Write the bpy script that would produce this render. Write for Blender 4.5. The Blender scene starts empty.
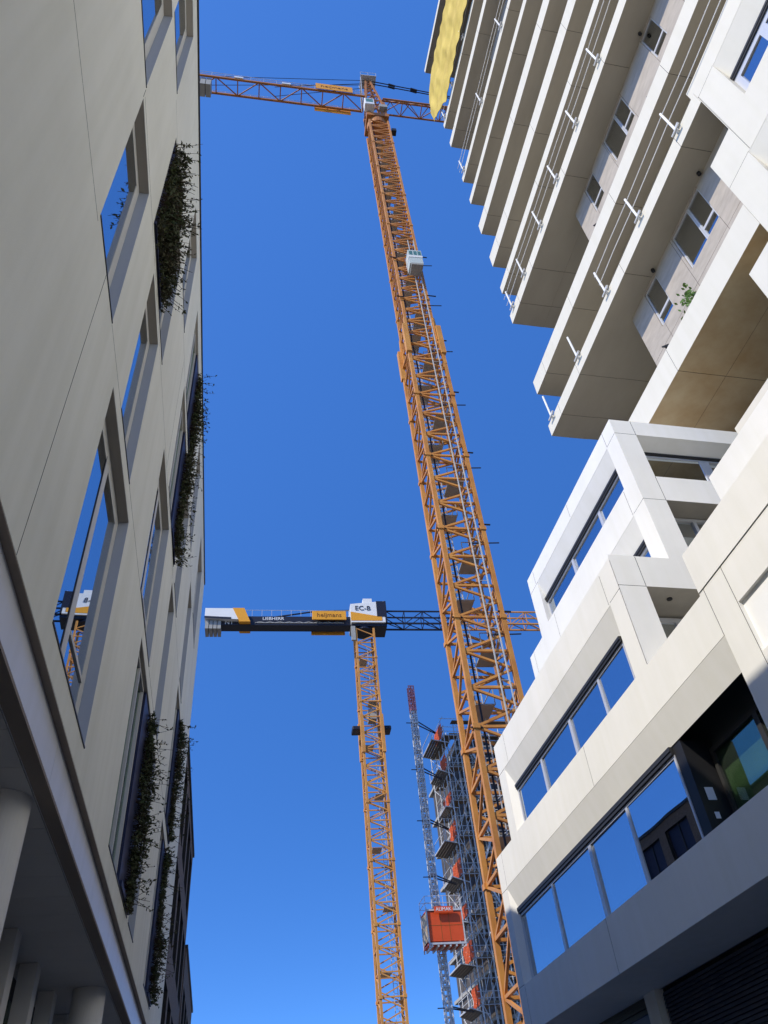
import bpy, bmesh, math, random
from mathutils import Vector, Matrix
random.seed(7)
R = math.radians
scene = bpy.context.scene
COL = scene.collection
EYE = 1.65                      # eye height above the street
A = 1.56                        # distance to the facade on the left
B = 9.0                         # distance to the facade on the right
YL = R(1.6)

# ------------------------------------------------------------------ materials
def mat(name, col, rough=0.75, amp=0.0, scale=1.0, bump=0.0, bscale=40.0, metal=0.0, col2=None, spec=0.3, stretch=(1, 1, 1), streak=0.0):
    m = bpy.data.materials.new(name); m.use_nodes = True
    nt = m.node_tree; b = nt.nodes['Principled BSDF']
    b.inputs['Roughness'].default_value = rough
    b.inputs['Metallic'].default_value = metal
    b.inputs['Specular IOR Level'].default_value = spec
    b.inputs['Base Color'].default_value = (*col, 1)
    if amp or bump or col2:
        geo = nt.nodes.new('ShaderNodeNewGeometry')
        mp = nt.nodes.new('ShaderNodeMapping'); mp.inputs['Scale'].default_value = stretch
        nt.links.new(geo.outputs['Position'], mp.inputs['Vector'])
    if amp or col2:
        n = nt.nodes.new('ShaderNodeTexNoise'); n.inputs['Scale'].default_value = scale
        n.inputs['Detail'].default_value = 6; n.inputs['Roughness'].default_value = 0.6
        nt.links.new(mp.outputs[0], n.inputs['Vector'])
        r = nt.nodes.new('ShaderNodeValToRGB')
        c2 = col2 or tuple(c * (1 - amp) for c in col)
        r.color_ramp.elements[0].position = 0.3; r.color_ramp.elements[1].position = 0.7
        r.color_ramp.elements[0].color = (*c2, 1); r.color_ramp.elements[1].color = (*col, 1)
        nt.links.new(n.outputs['Fac'], r.inputs['Fac'])
        out = r.outputs['Color']
        if streak:                                     # rain streaks: noise drawn out along the height
            mp2 = nt.nodes.new('ShaderNodeMapping'); mp2.inputs['Scale'].default_value = (2.2, 2.2, 0.12)
            nt.links.new(geo.outputs['Position'], mp2.inputs['Vector'])
            n2 = nt.nodes.new('ShaderNodeTexNoise'); n2.inputs['Scale'].default_value = 1.6; n2.inputs['Detail'].default_value = 5
            nt.links.new(mp2.outputs[0], n2.inputs['Vector'])
            r2 = nt.nodes.new('ShaderNodeValToRGB')
            r2.color_ramp.elements[0].position = 0.35; r2.color_ramp.elements[1].position = 0.62
            k = 1 - streak
            r2.color_ramp.elements[0].color = (k, k, k * 0.98, 1); r2.color_ramp.elements[1].color = (1, 1, 1, 1)
            nt.links.new(n2.outputs['Fac'], r2.inputs['Fac'])
            mx = nt.nodes.new('ShaderNodeMix'); mx.data_type = 'RGBA'; mx.blend_type = 'MULTIPLY'; mx.inputs[0].default_value = 1
            nt.links.new(out, mx.inputs[6]); nt.links.new(r2.outputs['Color'], mx.inputs[7]); out = mx.outputs[2]
        nt.links.new(out, b.inputs['Base Color'])
    if bump:
        n = nt.nodes.new('ShaderNodeTexNoise'); n.inputs['Scale'].default_value = bscale; n.inputs['Detail'].default_value = 4
        nt.links.new(mp.outputs[0], n.inputs['Vector'])
        bp = nt.nodes.new('ShaderNodeBump'); bp.inputs['Strength'].default_value = bump; bp.inputs['Distance'].default_value = 0.02
        nt.links.new(n.outputs['Fac'], bp.inputs['Height']); nt.links.new(bp.outputs['Normal'], b.inputs['Normal'])
    return m

def glass_mat(name, refl=0.62, tint=(0.9, 0.95, 1.0), inside=(0.5, 0.55, 0.55), wav=0.0012, top=1.0):
    m = bpy.data.materials.new(name); m.use_nodes = True
    nt = m.node_tree
    for n in list(nt.nodes):
        if n.type != 'OUTPUT_MATERIAL': nt.nodes.remove(n)
    out = [n for n in nt.nodes if n.type == 'OUTPUT_MATERIAL'][0]
    g = nt.nodes.new('ShaderNodeBsdfGlossy'); g.inputs['Roughness'].default_value = 0.005; g.inputs['Color'].default_value = (*tint, 1)
    t = nt.nodes.new('ShaderNodeBsdfTransparent'); t.inputs['Color'].default_value = (*inside, 1)
    lw = nt.nodes.new('ShaderNodeLayerWeight'); lw.inputs['Blend'].default_value = 0.35
    mr = nt.nodes.new('ShaderNodeMapRange'); mr.inputs[3].default_value = refl; mr.inputs[4].default_value = top
    nt.links.new(lw.outputs['Fresnel'], mr.inputs[0])
    mx = nt.nodes.new('ShaderNodeMixShader')
    nt.links.new(mr.outputs[0], mx.inputs[0]); nt.links.new(t.outputs[0], mx.inputs[1]); nt.links.new(g.outputs[0], mx.inputs[2])
    geo = nt.nodes.new('ShaderNodeNewGeometry')
    n = nt.nodes.new('ShaderNodeTexNoise'); n.inputs['Scale'].default_value = 0.7; n.inputs['Detail'].default_value = 1
    nt.links.new(geo.outputs['Position'], n.inputs['Vector'])
    bp = nt.nodes.new('ShaderNodeBump'); bp.inputs['Strength'].default_value = 1.0; bp.inputs['Distance'].default_value = wav
    nt.links.new(n.outputs['Fac'], bp.inputs['Height']); nt.links.new(bp.outputs['Normal'], g.inputs['Normal'])
    nt.links.new(mx.outputs[0], out.inputs['Surface'])
    return m

M = {}
M['white'] = mat('white_precast', (0.83, 0.815, 0.76), 0.8, 0.08, 0.5, 0.12, 60, streak=0.03)
M['whitetower'] = mat('white_tower_precast', (0.73, 0.69, 0.59), 0.8, 0.07, 0.6, 0.12, 60, streak=0.02)
M['whiteslab'] = mat('white_slab_edge', (0.71, 0.67, 0.57), 0.7, 0.04, 0.8, streak=0.03)
M['whitepanel'] = mat('bright_white_panel', (0.88, 0.88, 0.85), 0.5, 0.02, 1)
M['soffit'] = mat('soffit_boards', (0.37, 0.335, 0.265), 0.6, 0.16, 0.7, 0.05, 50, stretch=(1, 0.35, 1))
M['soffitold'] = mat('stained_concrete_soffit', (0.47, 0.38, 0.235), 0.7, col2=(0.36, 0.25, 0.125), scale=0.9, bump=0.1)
M['concrete'] = mat('concrete', (0.42, 0.40, 0.36), 0.85, 0.2, 1.2, 0.15, 30)
M['darkgap'] = mat('shadow_gap', (0.03, 0.03, 0.03), 0.9)
M['interior'] = mat('room_dark', (0.05, 0.055, 0.055), 0.9)
M['greenroom'] = mat('greenish_room', (0.20, 0.25, 0.14), 0.8, 0.5, 0.6)
M['curtain'] = mat('curtain', (0.45, 0.46, 0.40), 0.9, 0.3, 3, stretch=(6, 6, 0.2))
M['left'] = mat('grey_beige_render', (0.80, 0.79, 0.69), 0.88, 0.11, 0.35, 0.12, 90, streak=0.06)
M['leftsof'] = mat('grey_soffit_panel', (0.62, 0.615, 0.59), 0.7, 0.1, 0.6)
M['fascia'] = mat('pale_fascia', (0.74, 0.75, 0.77), 0.3, 0.05, 0.8, streak=0.06)  # colour and gloss raised to stand in for light reflected off glass opposite
M['brownstrip'] = mat('brown_edge', (0.27, 0.225, 0.185), 0.7, 0.1, 1)
M['jamb'] = mat('grey_blue_jamb', (0.40, 0.43, 0.48), 0.5, 0.05, 1)
M['lintel'] = mat('beige_lintel', (0.42, 0.385, 0.33), 0.75, 0.08, 1)
M['frame'] = mat('cream_frame', (0.62, 0.61, 0.56), 0.45)
M['alu'] = mat('pale_aluminium', (0.62, 0.63, 0.65), 0.35, metal=0.3)
M['dframe'] = mat('dark_frame', (0.035, 0.035, 0.035), 0.45)
M['navy'] = mat('navy_panel', (0.017, 0.02, 0.05), 0.4)
M['glass'] = glass_mat('window_glass', 0.48, top=0.74)
M['glassR'] = glass_mat('slot_glass', 0.52, (0.82, 0.9, 1.0), (0.55, 0.62, 0.58), top=0.85)
M['glassdark'] = glass_mat('dim_glass', 0.07, (0.85, 0.95, 0.9), (0.75, 0.85, 0.76), top=0.3)
M['glassnavy'] = glass_mat('navy_glass', 0.06, (0.6, 0.65, 0.9), (0.3, 0.32, 0.45), top=0.2)
M['stone'] = mat('tan_stone', (0.47, 0.415, 0.35), 0.75, 0.22, 1.6, 0.1, 40, stretch=(1, 1, 3.5))
M['shutter'] = mat('slate_shutter', (0.075, 0.08, 0.11), 0.5, 0.1, 2)
M['column'] = mat('column_white', (0.72, 0.70, 0.66), 0.6, 0.06, 1.4, streak=0.05)
M['leaf'] = mat('leaf', (0.05, 0.075, 0.022), 0.7, col2=(0.06, 0.05, 0.026), scale=2.5)
M['twig'] = mat('twig', (0.06, 0.04, 0.025), 0.9)
M['leafgreen'] = mat('bright_leaf', (0.10, 0.20, 0.035), 0.6, 0.3, 6)
M['orange'] = mat('orange_crane_paint', (0.66, 0.31, 0.075), 0.5, col2=(0.46, 0.185, 0.05), scale=0.9)
M['orange2'] = mat('amber_crane_paint', (0.68, 0.34, 0.085), 0.5, col2=(0.52, 0.23, 0.06), scale=0.8)
M['rust'] = mat('rusty_orange', (0.46, 0.185, 0.05), 0.6, 0.3, 1.5)
M['cranewhite'] = mat('crane_white', (0.80, 0.80, 0.78), 0.4, 0.05, 1)
M['cranenavy'] = mat('crane_navy', (0.020, 0.022, 0.035), 0.4)
M['yellow'] = mat('board_amber', (0.80, 0.36, 0.03), 0.5, 0.06, 1)
M['boardedge'] = mat('board_back', (0.48, 0.36, 0.22), 0.7)
M['galv'] = mat('galvanised', (0.60, 0.60, 0.59), 0.45, 0.2, 2, metal=0.1)
M['grey'] = mat('ballast_grey', (0.36, 0.36, 0.34), 0.8, 0.15, 2)
M['deck'] = mat('scaffold_planks', (0.25, 0.185, 0.12), 0.8, 0.3, 3, stretch=(0.4, 4, 1))
M['deckdark'] = mat('underside_shade_planks', (0.13, 0.115, 0.10), 0.85, 0.3, 3, stretch=(4, 0.4, 1))  # shade of the deck undersides put into the plank colour
M['corewall'] = mat('shade_dark_core', (0.11, 0.095, 0.085), 0.85, 0.4, 1.2)  # core wall coloured near black to paint in the gloom behind the scaffold
M['red'] = mat('hoist_red', (0.74, 0.095, 0.022), 0.45, 0.14, 1.2)
M['redlight'] = mat('mast_tip_red', (0.62, 0.22, 0.22), 0.5)
M['net'] = mat('red_net', (0.60, 0.10, 0.03), 0.8, 0.35, 4)
M['tarp'] = mat('yellow_tarp', (0.66, 0.50, 0.10), 0.75, col2=(0.48, 0.345, 0.06), scale=0.8, bump=0.25, bscale=3)
M['black'] = mat('black_steel', (0.02, 0.02, 0.022), 0.5)
M['whitesteel'] = mat('white_tube', (0.80, 0.80, 0.78), 0.35)
M['letterdark'] = mat('letter_dark', (0.03, 0.03, 0.05), 0.6)
M['letterbrown'] = mat('letter_brown', (0.28, 0.11, 0.02), 0.6)
M['letterwhite'] = mat('letter_white', (0.85, 0.85, 0.85), 0.6)
M['brick'] = mat('brown_brick', (0.20, 0.15, 0.115), 0.85, 0.35, 5, 0.2, 30, stretch=(1, 1, 4))
M['cabin'] = mat('lift_cabin_pale', (0.55, 0.62, 0.60), 0.35, 0.08, 2)
M['asphalt'] = mat('asphalt', (0.14, 0.135, 0.125), 0.9, 0.3, 3, 0.3, 80)
M['paving'] = mat('paving', (0.40, 0.37, 0.32), 0.85, 0.15, 2, 0.2, 40)
M['kerb'] = mat('kerb_stone', (0.38, 0.37, 0.35), 0.85, 0.1, 2)

# ------------------------------------------------------------------ mesh building
class MB:
    def __init__(s): s.v = []; s.f = []; s.m = []
    def face(s, pts, mi=0):
        n = len(s.v); s.v.extend(tuple(p) for p in pts); s.f.append(tuple(range(n, n + len(pts)))); s.m.append(mi)
    def hexa(s, p, mi=0, mis=None):             # p: 8 points (bottom 4 ccw, top 4 ccw)
        n = len(s.v); s.v.extend(tuple(q) for q in p)
        fs = [(3, 2, 1, 0), (4, 5, 6, 7), (0, 1, 5, 4), (1, 2, 6, 5), (2, 3, 7, 6), (3, 0, 4, 7)]
        for i, f in enumerate(fs):
            s.f.append(tuple(n + j for j in f)); s.m.append(mis[i] if mis else mi)
    def box(s, x0, x1, y0, y1, z0, z1, mi=0, mis=None):
        s.hexa([(x0, y0, z0), (x1, y0, z0), (x1, y1, z0), (x0, y1, z0), (x0, y0, z1), (x1, y0, z1), (x1, y1, z1), (x0, y1, z1)], mi, mis)
    def fbox(s, fr, s0, s1, d0, d1, z0, z1, mi=0, mis=None):
        s.hexa([fr(s0, d0, z0), fr(s1, d0, z0), fr(s1, d1, z0), fr(s0, d1, z0), fr(s0, d0, z1), fr(s1, d0, z1), fr(s1, d1, z1), fr(s0, d1, z1)], mi, mis)
    def bar(s, p, q, w, h=None, mi=0):
        p = Vector(p); q = Vector(q); d = q - p
        if d.length < 1e-6: return
        d.normalize()
        up = Vector((0, 0, 1)) if abs(d.z) < 0.95 else Vector((0, 1, 0))
        a = d.cross(up).normalized() * (w / 2); b = a.normalized().cross(d).normalized() * ((h or w) / 2)
        s.hexa([p - a - b, p + a - b, p + a + b, p - a + b, q - a - b, q + a - b, q + a + b, q - a + b], mi)
    def tube(s, p, q, r, n=8, r2=None, mi=0, caps=True):
        p = Vector(p); q = Vector(q); d = (q - p).normalized(); r2 = r if r2 is None else r2
        up = Vector((0, 0, 1)) if abs(d.z) < 0.95 else Vector((1, 0, 0))
        a = d.cross(up).normalized(); b = d.cross(a).normalized()
        k = len(s.v)
        for c, rr in ((p, r), (q, r2)):
            for i in range(n):
                t = 2 * math.pi * i / n
                s.v.append(tuple(c + a * (rr * math.cos(t)) + b * (rr * math.sin(t))))
        for i in range(n):
            j = (i + 1) % n
            s.f.append((k + i, k + j, k + n + j, k + n + i)); s.m.append(mi)
        if caps:
            s.f.append(tuple(k + i for i in range(n))[::-1]); s.m.append(mi)
            s.f.append(tuple(k + n + i for i in range(n))); s.m.append(mi)
    def build(s, name, mats, parent=None, smooth=False, bevel=0):
        me = bpy.data.meshes.new(name); me.from_pydata(s.v, [], s.f)
        for m_ in (mats if isinstance(mats, (list, tuple)) else [mats]): me.materials.append(m_)
        for p, mi in zip(me.polygons, s.m): p.material_index = mi; p.use_smooth = smooth
        me.update()
        o = bpy.data.objects.new(name, me); COL.objects.link(o)
        if parent is not None:
            o.parent = parent
            if parent.type == 'EMPTY': o.location = -parent.location
        if bevel:
            b = o.modifiers.new('bevel', 'BEVEL'); b.width = bevel; b.segments = 2; b.limit_method = 'ANGLE'
        return o

def tag(o, label=None, cat=None, group=None, kind=None):
    if label: o['label'] = label
    if cat: o['category'] = cat
    if group: o['group'] = group
    if kind: o['kind'] = kind
    return o
def thing(name, loc, label, cat, group=None):
    o = bpy.data.objects.new(name, None); COL.objects.link(o); o.location = loc; o.empty_display_size = 0.3
    return tag(o, label, cat, group)

def relief(mb, fr, solids, holes, T, outer=True):
    """A wall as a height field over (s,z): solids are flush, holes sunk by a depth; sides are made where depths differ.
    holes: (s0,s1,z0,z1,depth,back_material_index,side_material_index)"""
    S = sorted({round(v, 4) for r in solids + holes for v in r[:2]}); Zs = sorted({round(v, 4) for r in solids + holes for v in r[2:4]})
    lo_s = min(r[0] for r in solids); hi_s = max(r[1] for r in solids); lo_z = min(r[2] for r in solids); hi_z = max(r[3] for r in solids)
    S = [v for v in S if lo_s - 1e-6 <= v <= hi_s + 1e-6]; Zs = [v for v in Zs if lo_z - 1e-6 <= v <= hi_z + 1e-6]
    def cell(i, j):
        if i < 0 or j < 0 or i >= len(S) - 1 or j >= len(Zs) - 1: return None
        s = (S[i] + S[i + 1]) / 2; z = (Zs[j] + Zs[j + 1]) / 2
        if not any(r[0] < s < r[1] and r[2] < z < r[3] for r in solids): return None
        best = (0.0, 0, 0)
        for h in holes:
            if h[0] < s < h[1] and h[2] < z < h[3] and h[4] > best[0]: best = (h[4], h[5], h[6])
        return best
    C = {}
    for i in range(-1, len(S)):
        for j in range(-1, len(Zs)): C[i, j] = cell(i, j)
    for i in range(len(S) - 1):
        for j in range(len(Zs) - 1):
            c = C[i, j]
            if c is None: continue
            d, bm, sm = c
            s0, s1, z0, z1 = S[i], S[i + 1], Zs[j], Zs[j + 1]
            mb.face([fr(s0, -d, z0), fr(s1, -d, z0), fr(s1, -d, z1), fr(s0, -d, z1)], bm)
            for (ni, nj, pa, pb) in ((i + 1, j, (s1, z0), (s1, z1)), (i - 1, j, (s0, z0), (s0, z1)), (i, j + 1, (s0, z1), (s1, z1)), (i, j - 1, (s0, z0), (s1, z0))):
                nc = C[ni, nj]
                if nc is None:
                    if not outer: continue
                    nd = T; smi = 0
                else: nd = nc[0]; smi = nc[2]
                if nd > d + 1e-6:
                    mb.face([fr(pa[0], -d, pa[1]), fr(pb[0], -d, pb[1]), fr(pb[0], -nd, pb[1]), fr(pa[0], -nd, pa[1])], smi)

def head_wedge(mb, fr, s0, s1, zo, zi, d, mi=0):
    """sloping window head: from the outer edge (zo, at the face) down to (zi) at depth d"""
    e = 0.004
    a0, b0, c0 = fr(s0 + e, -e, zo - e), fr(s0 + e, -d, zo - e), fr(s0 + e, -d, zi)
    a1, b1, c1 = fr(s1 - e, -e, zo - e), fr(s1 - e, -d, zo - e), fr(s1 - e, -d, zi)
    mb.face([a0, a1, c1, c0], mi); mb.face([a0, c0, b0], mi); mb.face([a1, b1, c1], mi); mb.face([b0, b1, c1, c0], mi)

def jamb_wedge(mb, fr, so, si, z0, z1, d, mi=0):
    e = 0.004
    p = [fr(so - e, -e, z0 + e), fr(so - e, -d, z0 + e), fr(si, -d, z0 + e), fr(so - e, -e, z1), fr(so - e, -d, z1), fr(si, -d, z1)]
    mb.face([p[0], p[2], p[5], p[3]], mi); mb.face([p[0], p[1], p[2]], mi); mb.face([p[3], p[4], p[5]], mi); mb.face([p[1], p[2], p[5], p[4]], mi)

def window(parent, fr, s0, s1, z0, z1, d, bars=(), hbars=(), fw=0.07, fm='alu', gm='glassR', blind=0.0, blindm='dframe', thick=0.07, side=True, label=None):
    """window (frame bars as its mesh) > one pane per light (+ blind box); (s0..z1) is the clear opening, d the depth of the frame's face"""
    mb = MB()
    zt = z1 - blind
    e = 0.003
    S0, S1, Z0, Z1 = s0 + e, s1 - e, z0 + e, zt - e
    mb.fbox(fr, S0, S1, -d - thick, -d, Z0, Z0 + fw); mb.fbox(fr, S0, S1, -d - thick, -d, Z1 - fw, Z1)
    mb.fbox(fr, S0, S0 + fw, -d - thick, -d, Z0 + fw + e, Z1 - fw - e); mb.fbox(fr, S1 - fw, S1, -d - thick, -d, Z0 + fw + e, Z1 - fw - e)
    for (b, w) in bars: mb.fbox(fr, b - w / 2, b + w / 2, -d - thick, -d + 0.004, Z0 + fw + e, Z1 - fw - e)
    w = mb.build('window', M[fm], parent)
    if label: w['label'] = label
    edges = [S0 + fw] + sum([[b - q / 2, b + q / 2] for b, q in sorted(bars)], []) + [S1 - fw]
    for k in range(0, len(edges), 2):
        p = MB(); pd, pa_ = (0.005, 0.0015) if thick < 0.05 else (thick * 0.55, thick * 0.15); da, db_, dc = (-d - pd + random.uniform(-1, 1) * pa_ for _ in range(3)); t_ = 0.006
        q4 = [(edges[k], da, Z0 + fw), (edges[k + 1], db_, Z0 + fw), (edges[k + 1], db_ + dc - da, Z1 - fw), (edges[k], dc, Z1 - fw)]
        p.hexa([fr(*q) for q in q4] + [fr(q[0], q[1] - t_, q[2]) for q in q4])
        p.build('pane', M[gm], w)
    if blind:
        p = MB(); p.fbox(fr, S0, S1, -d - 0.12, -d + 0.05, zt + e, z1 - e); p.fbox(fr, S0, S1, -d + 0.052, -d + 0.07, zt + blind * 0.45, z1 - e)
        p.build('blind_box', M[blindm], w)
    return w

def text_mesh(body, size, name, m, parent, mtx, extrude=0.01):
    cu = bpy.data.curves.new(name, 'FONT'); cu.body = body; cu.size = size; cu.extrude = extrude; cu.align_x = 'CENTER'; cu.align_y = 'CENTER'; cu.resolution_u = 3
    t = bpy.data.objects.new('tmp', cu); COL.objects.link(t)
    dg = bpy.context.evaluated_depsgraph_get(); dg.update()
    me = bpy.data.meshes.new_from_object(t.evaluated_get(dg))
    bpy.data.objects.remove(t); me.name = name
    me.transform(mtx); me.materials.clear(); me.materials.append(m)
    o = bpy.data.objects.new(name, me); COL.objects.link(o); o.parent = parent
    if parent.type == 'EMPTY': o.location = -parent.location
    return o

# frames: (s along, d out of the wall, z above eye) -> world
def RF(X): return lambda s, d, z: (X - d, s, EYE + z)
def PF(Y): return lambda s, d, z: (s, Y - d, EYE + z)
DL = Vector((math.sin(YL), math.cos(YL), 0)); NL = Vector((math.cos(YL), -math.sin(YL), 0))
def LF(s, d, z):
    p = DL * s + NL * (d - A); return (p.x, p.y, EYE + z)

# ------------------------------------------------------------------ ground
def sheet(name, x0, x1, y0, y1, z, m):
    mb = MB(); mb.face([(x0, y0, z), (x1, y0, z), (x1, y1, z), (x0, y1, z)]); return tag(mb.build(name, m), kind='structure')
sheet('ground', -500, 500, -500, 700, -0.12, M['asphalt'])
sheet('road', 1.6, 6.4, -60, 66, -0.116, M['asphalt'])
pv = MB(); pv.box(-3.0, 1.4, -60, 66, -0.115, 0.0); tag(pv.build('pavement', M['paving']), kind='structure')
pv = MB(); pv.box(6.6, 11.5, -60, 66, -0.115, 0.0); tag(pv.build('pavement', M['paving']), kind='structure')
pv = MB(); pv.box(1.4, 1.598, -60, 66, -0.114, 0.012); pv.box(6.402, 6.598, -60, 66, -0.114, 0.012); tag(pv.build('kerb', M['kerb']), kind='structure')

# ================================================================== LEFT BUILDING
def a_(v): return v * A
lb = thing('office_building', LF(a_(7), 0, -EYE), 'grey beige rendered building in shade with tall recessed windows over a round column arcade', 'building')
zA, zB, zC, zD = (2.52, 4.53), (4.71, 6.70), (6.88, 8.86), (9.04, 11.02)
Lop = {  # name: (s0, s1, storey, kind)
    'A1': (3.56, 4.97, zA, 'w2'), 'A2': (6.64, 8.50, zA, 'p'), 'A3': (8.66, 9.32, zA, 'n'), 'A4': (11.05, 12.35, zA, 'p'),
    'B0': (-0.9, 0.55, zB, 'w2'), 'B1': (2.38, 3.15, zB, 'n'), 'B2': (3.90, 4.69, zB, 'n'), 'B3': (6.08, 7.45, zB, 'w2'), 'B4': (8.5, 9.18, zB, 'n'), 'B5': (11.1, 12.5, zB, 'p'),
    'C0': (0.70, 2.36, zC, 'w2'), 'C1': (3.50, 5.06, zC, 'pf'), 'C2': (6.86, 8.38, zC, 'p'), 'C3': (8.75, 9.55, zC, 'n'), 'C4': (11.2, 12.0, zC, 'n'),
    'D0': (-0.4, 0.5, zD, 'n'), 'D1': (2.36, 3.12, zD, 'n'), 'D2': (5.28, 6.10, zD, 'n'), 'D3': (7.0, 8.55, zD, 'p'), 'D4': (9.8, 10.6, zD, 'n'), 'D5': (12.4, 13.6, zD, 'n'),
    'A0': (-1.2, 0.4, zA, 'w2'),
}
SE = 14.75
holes = []
DEP = 0.125
for k, (s0, s1, (z0, z1), kd) in Lop.items():
    holes.append((a_(s0), a_(s1), a_(z0), a_(z1), 0.26 if kd in ('w2', 'n') else 0.2, 1, 3))
J = 0.012
def vj(s, z0, z1): holes.append((a_(s) - J / 2, a_(s) + J / 2, a_(z0), a_(z1), 0.03, 2, 2))
def hj(z, s0, s1): holes.append((a_(s0), a_(s1), a_(z) - J / 2, a_(z) + J / 2, 0.03, 2, 2))
vj(2.78, 2.31, 4.69); vj(2.37, 6.70, 6.86)
hj(4.62, 0.2, 2.38); hj(4.70, 3.16, 3.90); hj(4.70, 4.70, 6.08); hj(4.70, 7.46, 11.1)
hj(6.79, 2.4, 11.2); hj(8.95, 3.15, 12.4); vj(6.47, 6.79, 8.95)
mb = MB()
relief(mb, LF, [(a_(-6), a_(SE), a_(2.306), a_(11.58))], holes, 0.3, outer=True)
mb.build('facade_wall', [M['left'], M['interior'], M['darkgap'], M['jamb']], lb)
# body behind (keeps the sun out), roof, coping
mb = MB(); e = 0.0
mb.hexa([LF(a_(-6), -0.96, a_(2.31)), LF(a_(SE) - 0.01, -0.96, a_(2.31)), LF(a_(SE) - 0.01, -14, a_(2.31)), LF(a_(-6), -14, a_(2.31)),
         LF(a_(-6), -0.96, a_(11.57)), LF(a_(SE) - 0.01, -0.96, a_(11.57)), LF(a_(SE) - 0.01, -14, a_(11.57)), LF(a_(-6), -14, a_(11.57))])
mb.fbox(LF, a_(SE) - 0.31, a_(SE) - 0.012, -0.955, -0.301, a_(2.31), a_(11.57))
mb.fbox(LF, a_(-6), a_(SE) - 0.01, -0.955, -0.302, a_(11.4), a_(11.57))
mb.build('building_core', M['left'], lb)
mb = MB(); mb.fbox(LF, a_(-6), a_(SE) + 0.03, -0.5, 0.035, a_(11.583), a_(11.583) + 0.07)
mb.build('roof_coping', M['dframe'], lb)
# underside of the wall, recessed fascia, soffit
mb = MB()
mb.fbox(LF, a_(-6), a_(SE), -0.30, -0.004, a_(2.306) - 0.012, a_(2.306) - 0.003); mb.build('facade_underside', M['brownstrip'], lb)
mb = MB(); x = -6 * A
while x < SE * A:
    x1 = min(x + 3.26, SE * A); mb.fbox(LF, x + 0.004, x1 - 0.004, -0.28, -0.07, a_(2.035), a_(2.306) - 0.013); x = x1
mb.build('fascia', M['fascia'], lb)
mb = MB(); mb.fbox(LF, a_(-6), a_(SE), -0.21, -0.072, a_(2.035) - 0.03, a_(2.035) - 0.002); mb.build('soffit_edge', M['brownstrip'], lb)
mb = MB(); y = -9.0
while y < SE * A:
    y1 = min(y + 0.65, SE * A); mb.fbox(LF, y + 0.003, y1 - 0.003, -3.2, -0.235, a_(2.035) - 0.014, a_(2.035) + 0.05); y = y1
mb.fbox(LF, -9.0, SE * A, -3.19, -0.215, a_(2.035) + 0.055, a_(2.035) + 0.075)
mb.build('soffit', M['leftsof'], lb)
zs = a_(2.035) - 0.018
for k in range(-1, 4):
    s = (7.65 + 7.25 * k) * A / 1.65 if k < 3 else 21.2
    c = LF(s, -0.52 * A / 1.65, 0)
    mb = MB(); mb.tube((c[0], c[1], 0), (c[0], c[1], EYE + zs), 0.255 * A / 1.65, 40); mb.build('column', M['column'], lb, smooth=False)
# inner wall with fins
mb = MB(); mb.fbox(LF, -9, SE * A, -1.6, -1.42, -EYE, zs); mb.build('ground_floor_wall', M['dframe'], lb)
for k in range(-8, 8):
    s = 10.92 + 1.54 * k
    mb = MB(); mb.fbox(LF, s, s + 0.28, -1.22, -0.99, -EYE, zs - 0.003); mb.build('fin', M['column'], lb)
    w = MB(); w.fbox(LF, s + 0.34, s + 1.6, -1.36, -1.34, -EYE + 0.1, zs - 0.35); w.build('shop_glass', M['glassdark'], lb)

def planter(i, s0, s1, z0, z1, full, label):
    """living wall: navy backing tray fixed in the opening with bushy plants growing out of it"""
    w = s1 - s0
    t = thing('window_planter', LF(s0 + w * 0.7, 0, z0), label, 'planter', 'planted screens in the window openings')
    mb = MB()
    n0 = s0 + (0.02 if full else w * 0.545)
    mb.fbox(LF, n0, s1 - 0.01, -0.12, -0.02, z0 + 0.02, z1 - 0.02)
    mb.fbox(LF, n0, s1 - 0.01, -0.019, 0.03, z0 + 0.02, z0 + 0.10)
    mb.build('backing_panel', M['navy'], t)
    p0 = s0 + (0.05 if full else w * 0.76)
    rnd = random.Random(100 + i)
    lf = MB(); tw = MB()
    NW = int(760 * (s1 - p0) / 1.0 * (z1 - z0) / 3.3) + 200
    for k in range(NW):
        s = rnd.uniform(p0, s1 + 0.02); z = rnd.uniform(z0 + 0.03, z1 - 0.02)
        lump = 0.12 + 0.09 * math.sin(z * 2.3 + i * 1.7) + 0.09 * math.sin(s * 5 + z * 6 + i)
        L = max(0.09, lump) * rnd.uniform(0.6, 1.25)
        if rnd.random() < 0.07: L = max(L, 0.25) * rnd.uniform(1.2, 2.0)
        base = Vector(LF(s, -0.02, z))
        dirv = (NL * rnd.uniform(0.7, 1.0) + DL * rnd.uniform(-0.45, 0.45) + Vector((0, 0, rnd.uniform(-0.6, 0.55)))).normalized()
        tip = base + dirv * L + Vector((0, 0, -0.12 * L))
        tw.tube(base, tip, 0.006, 3, 0.003, caps=False)
        for q in range(rnd.randint(4, 7)):
            t_ = rnd.uniform(0.3, 1.02)
            p = base.lerp(tip, t_)
            d2 = (dirv * 0.6 + Vector((rnd.uniform(-1, 1), rnd.uniform(-1, 1), rnd.uniform(-1, 1)))).normalized()
            sd = d2.cross(Vector((rnd.uniform(-1, 1), rnd.uniform(-1, 1), rnd.uniform(-1, 1)))).normalized()
            l = rnd.uniform(0.035, 0.085); ww = l * rnd.uniform(0.18, 0.3)
            lf.face([p, p + d2 * l * 0.5 + sd * ww, p + d2 * l, p + d2 * l * 0.5 - sd * ww])
    fo = lf.build('foliage', M['leaf'], t); tw.build('stems', M['twig'], fo)

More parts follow.
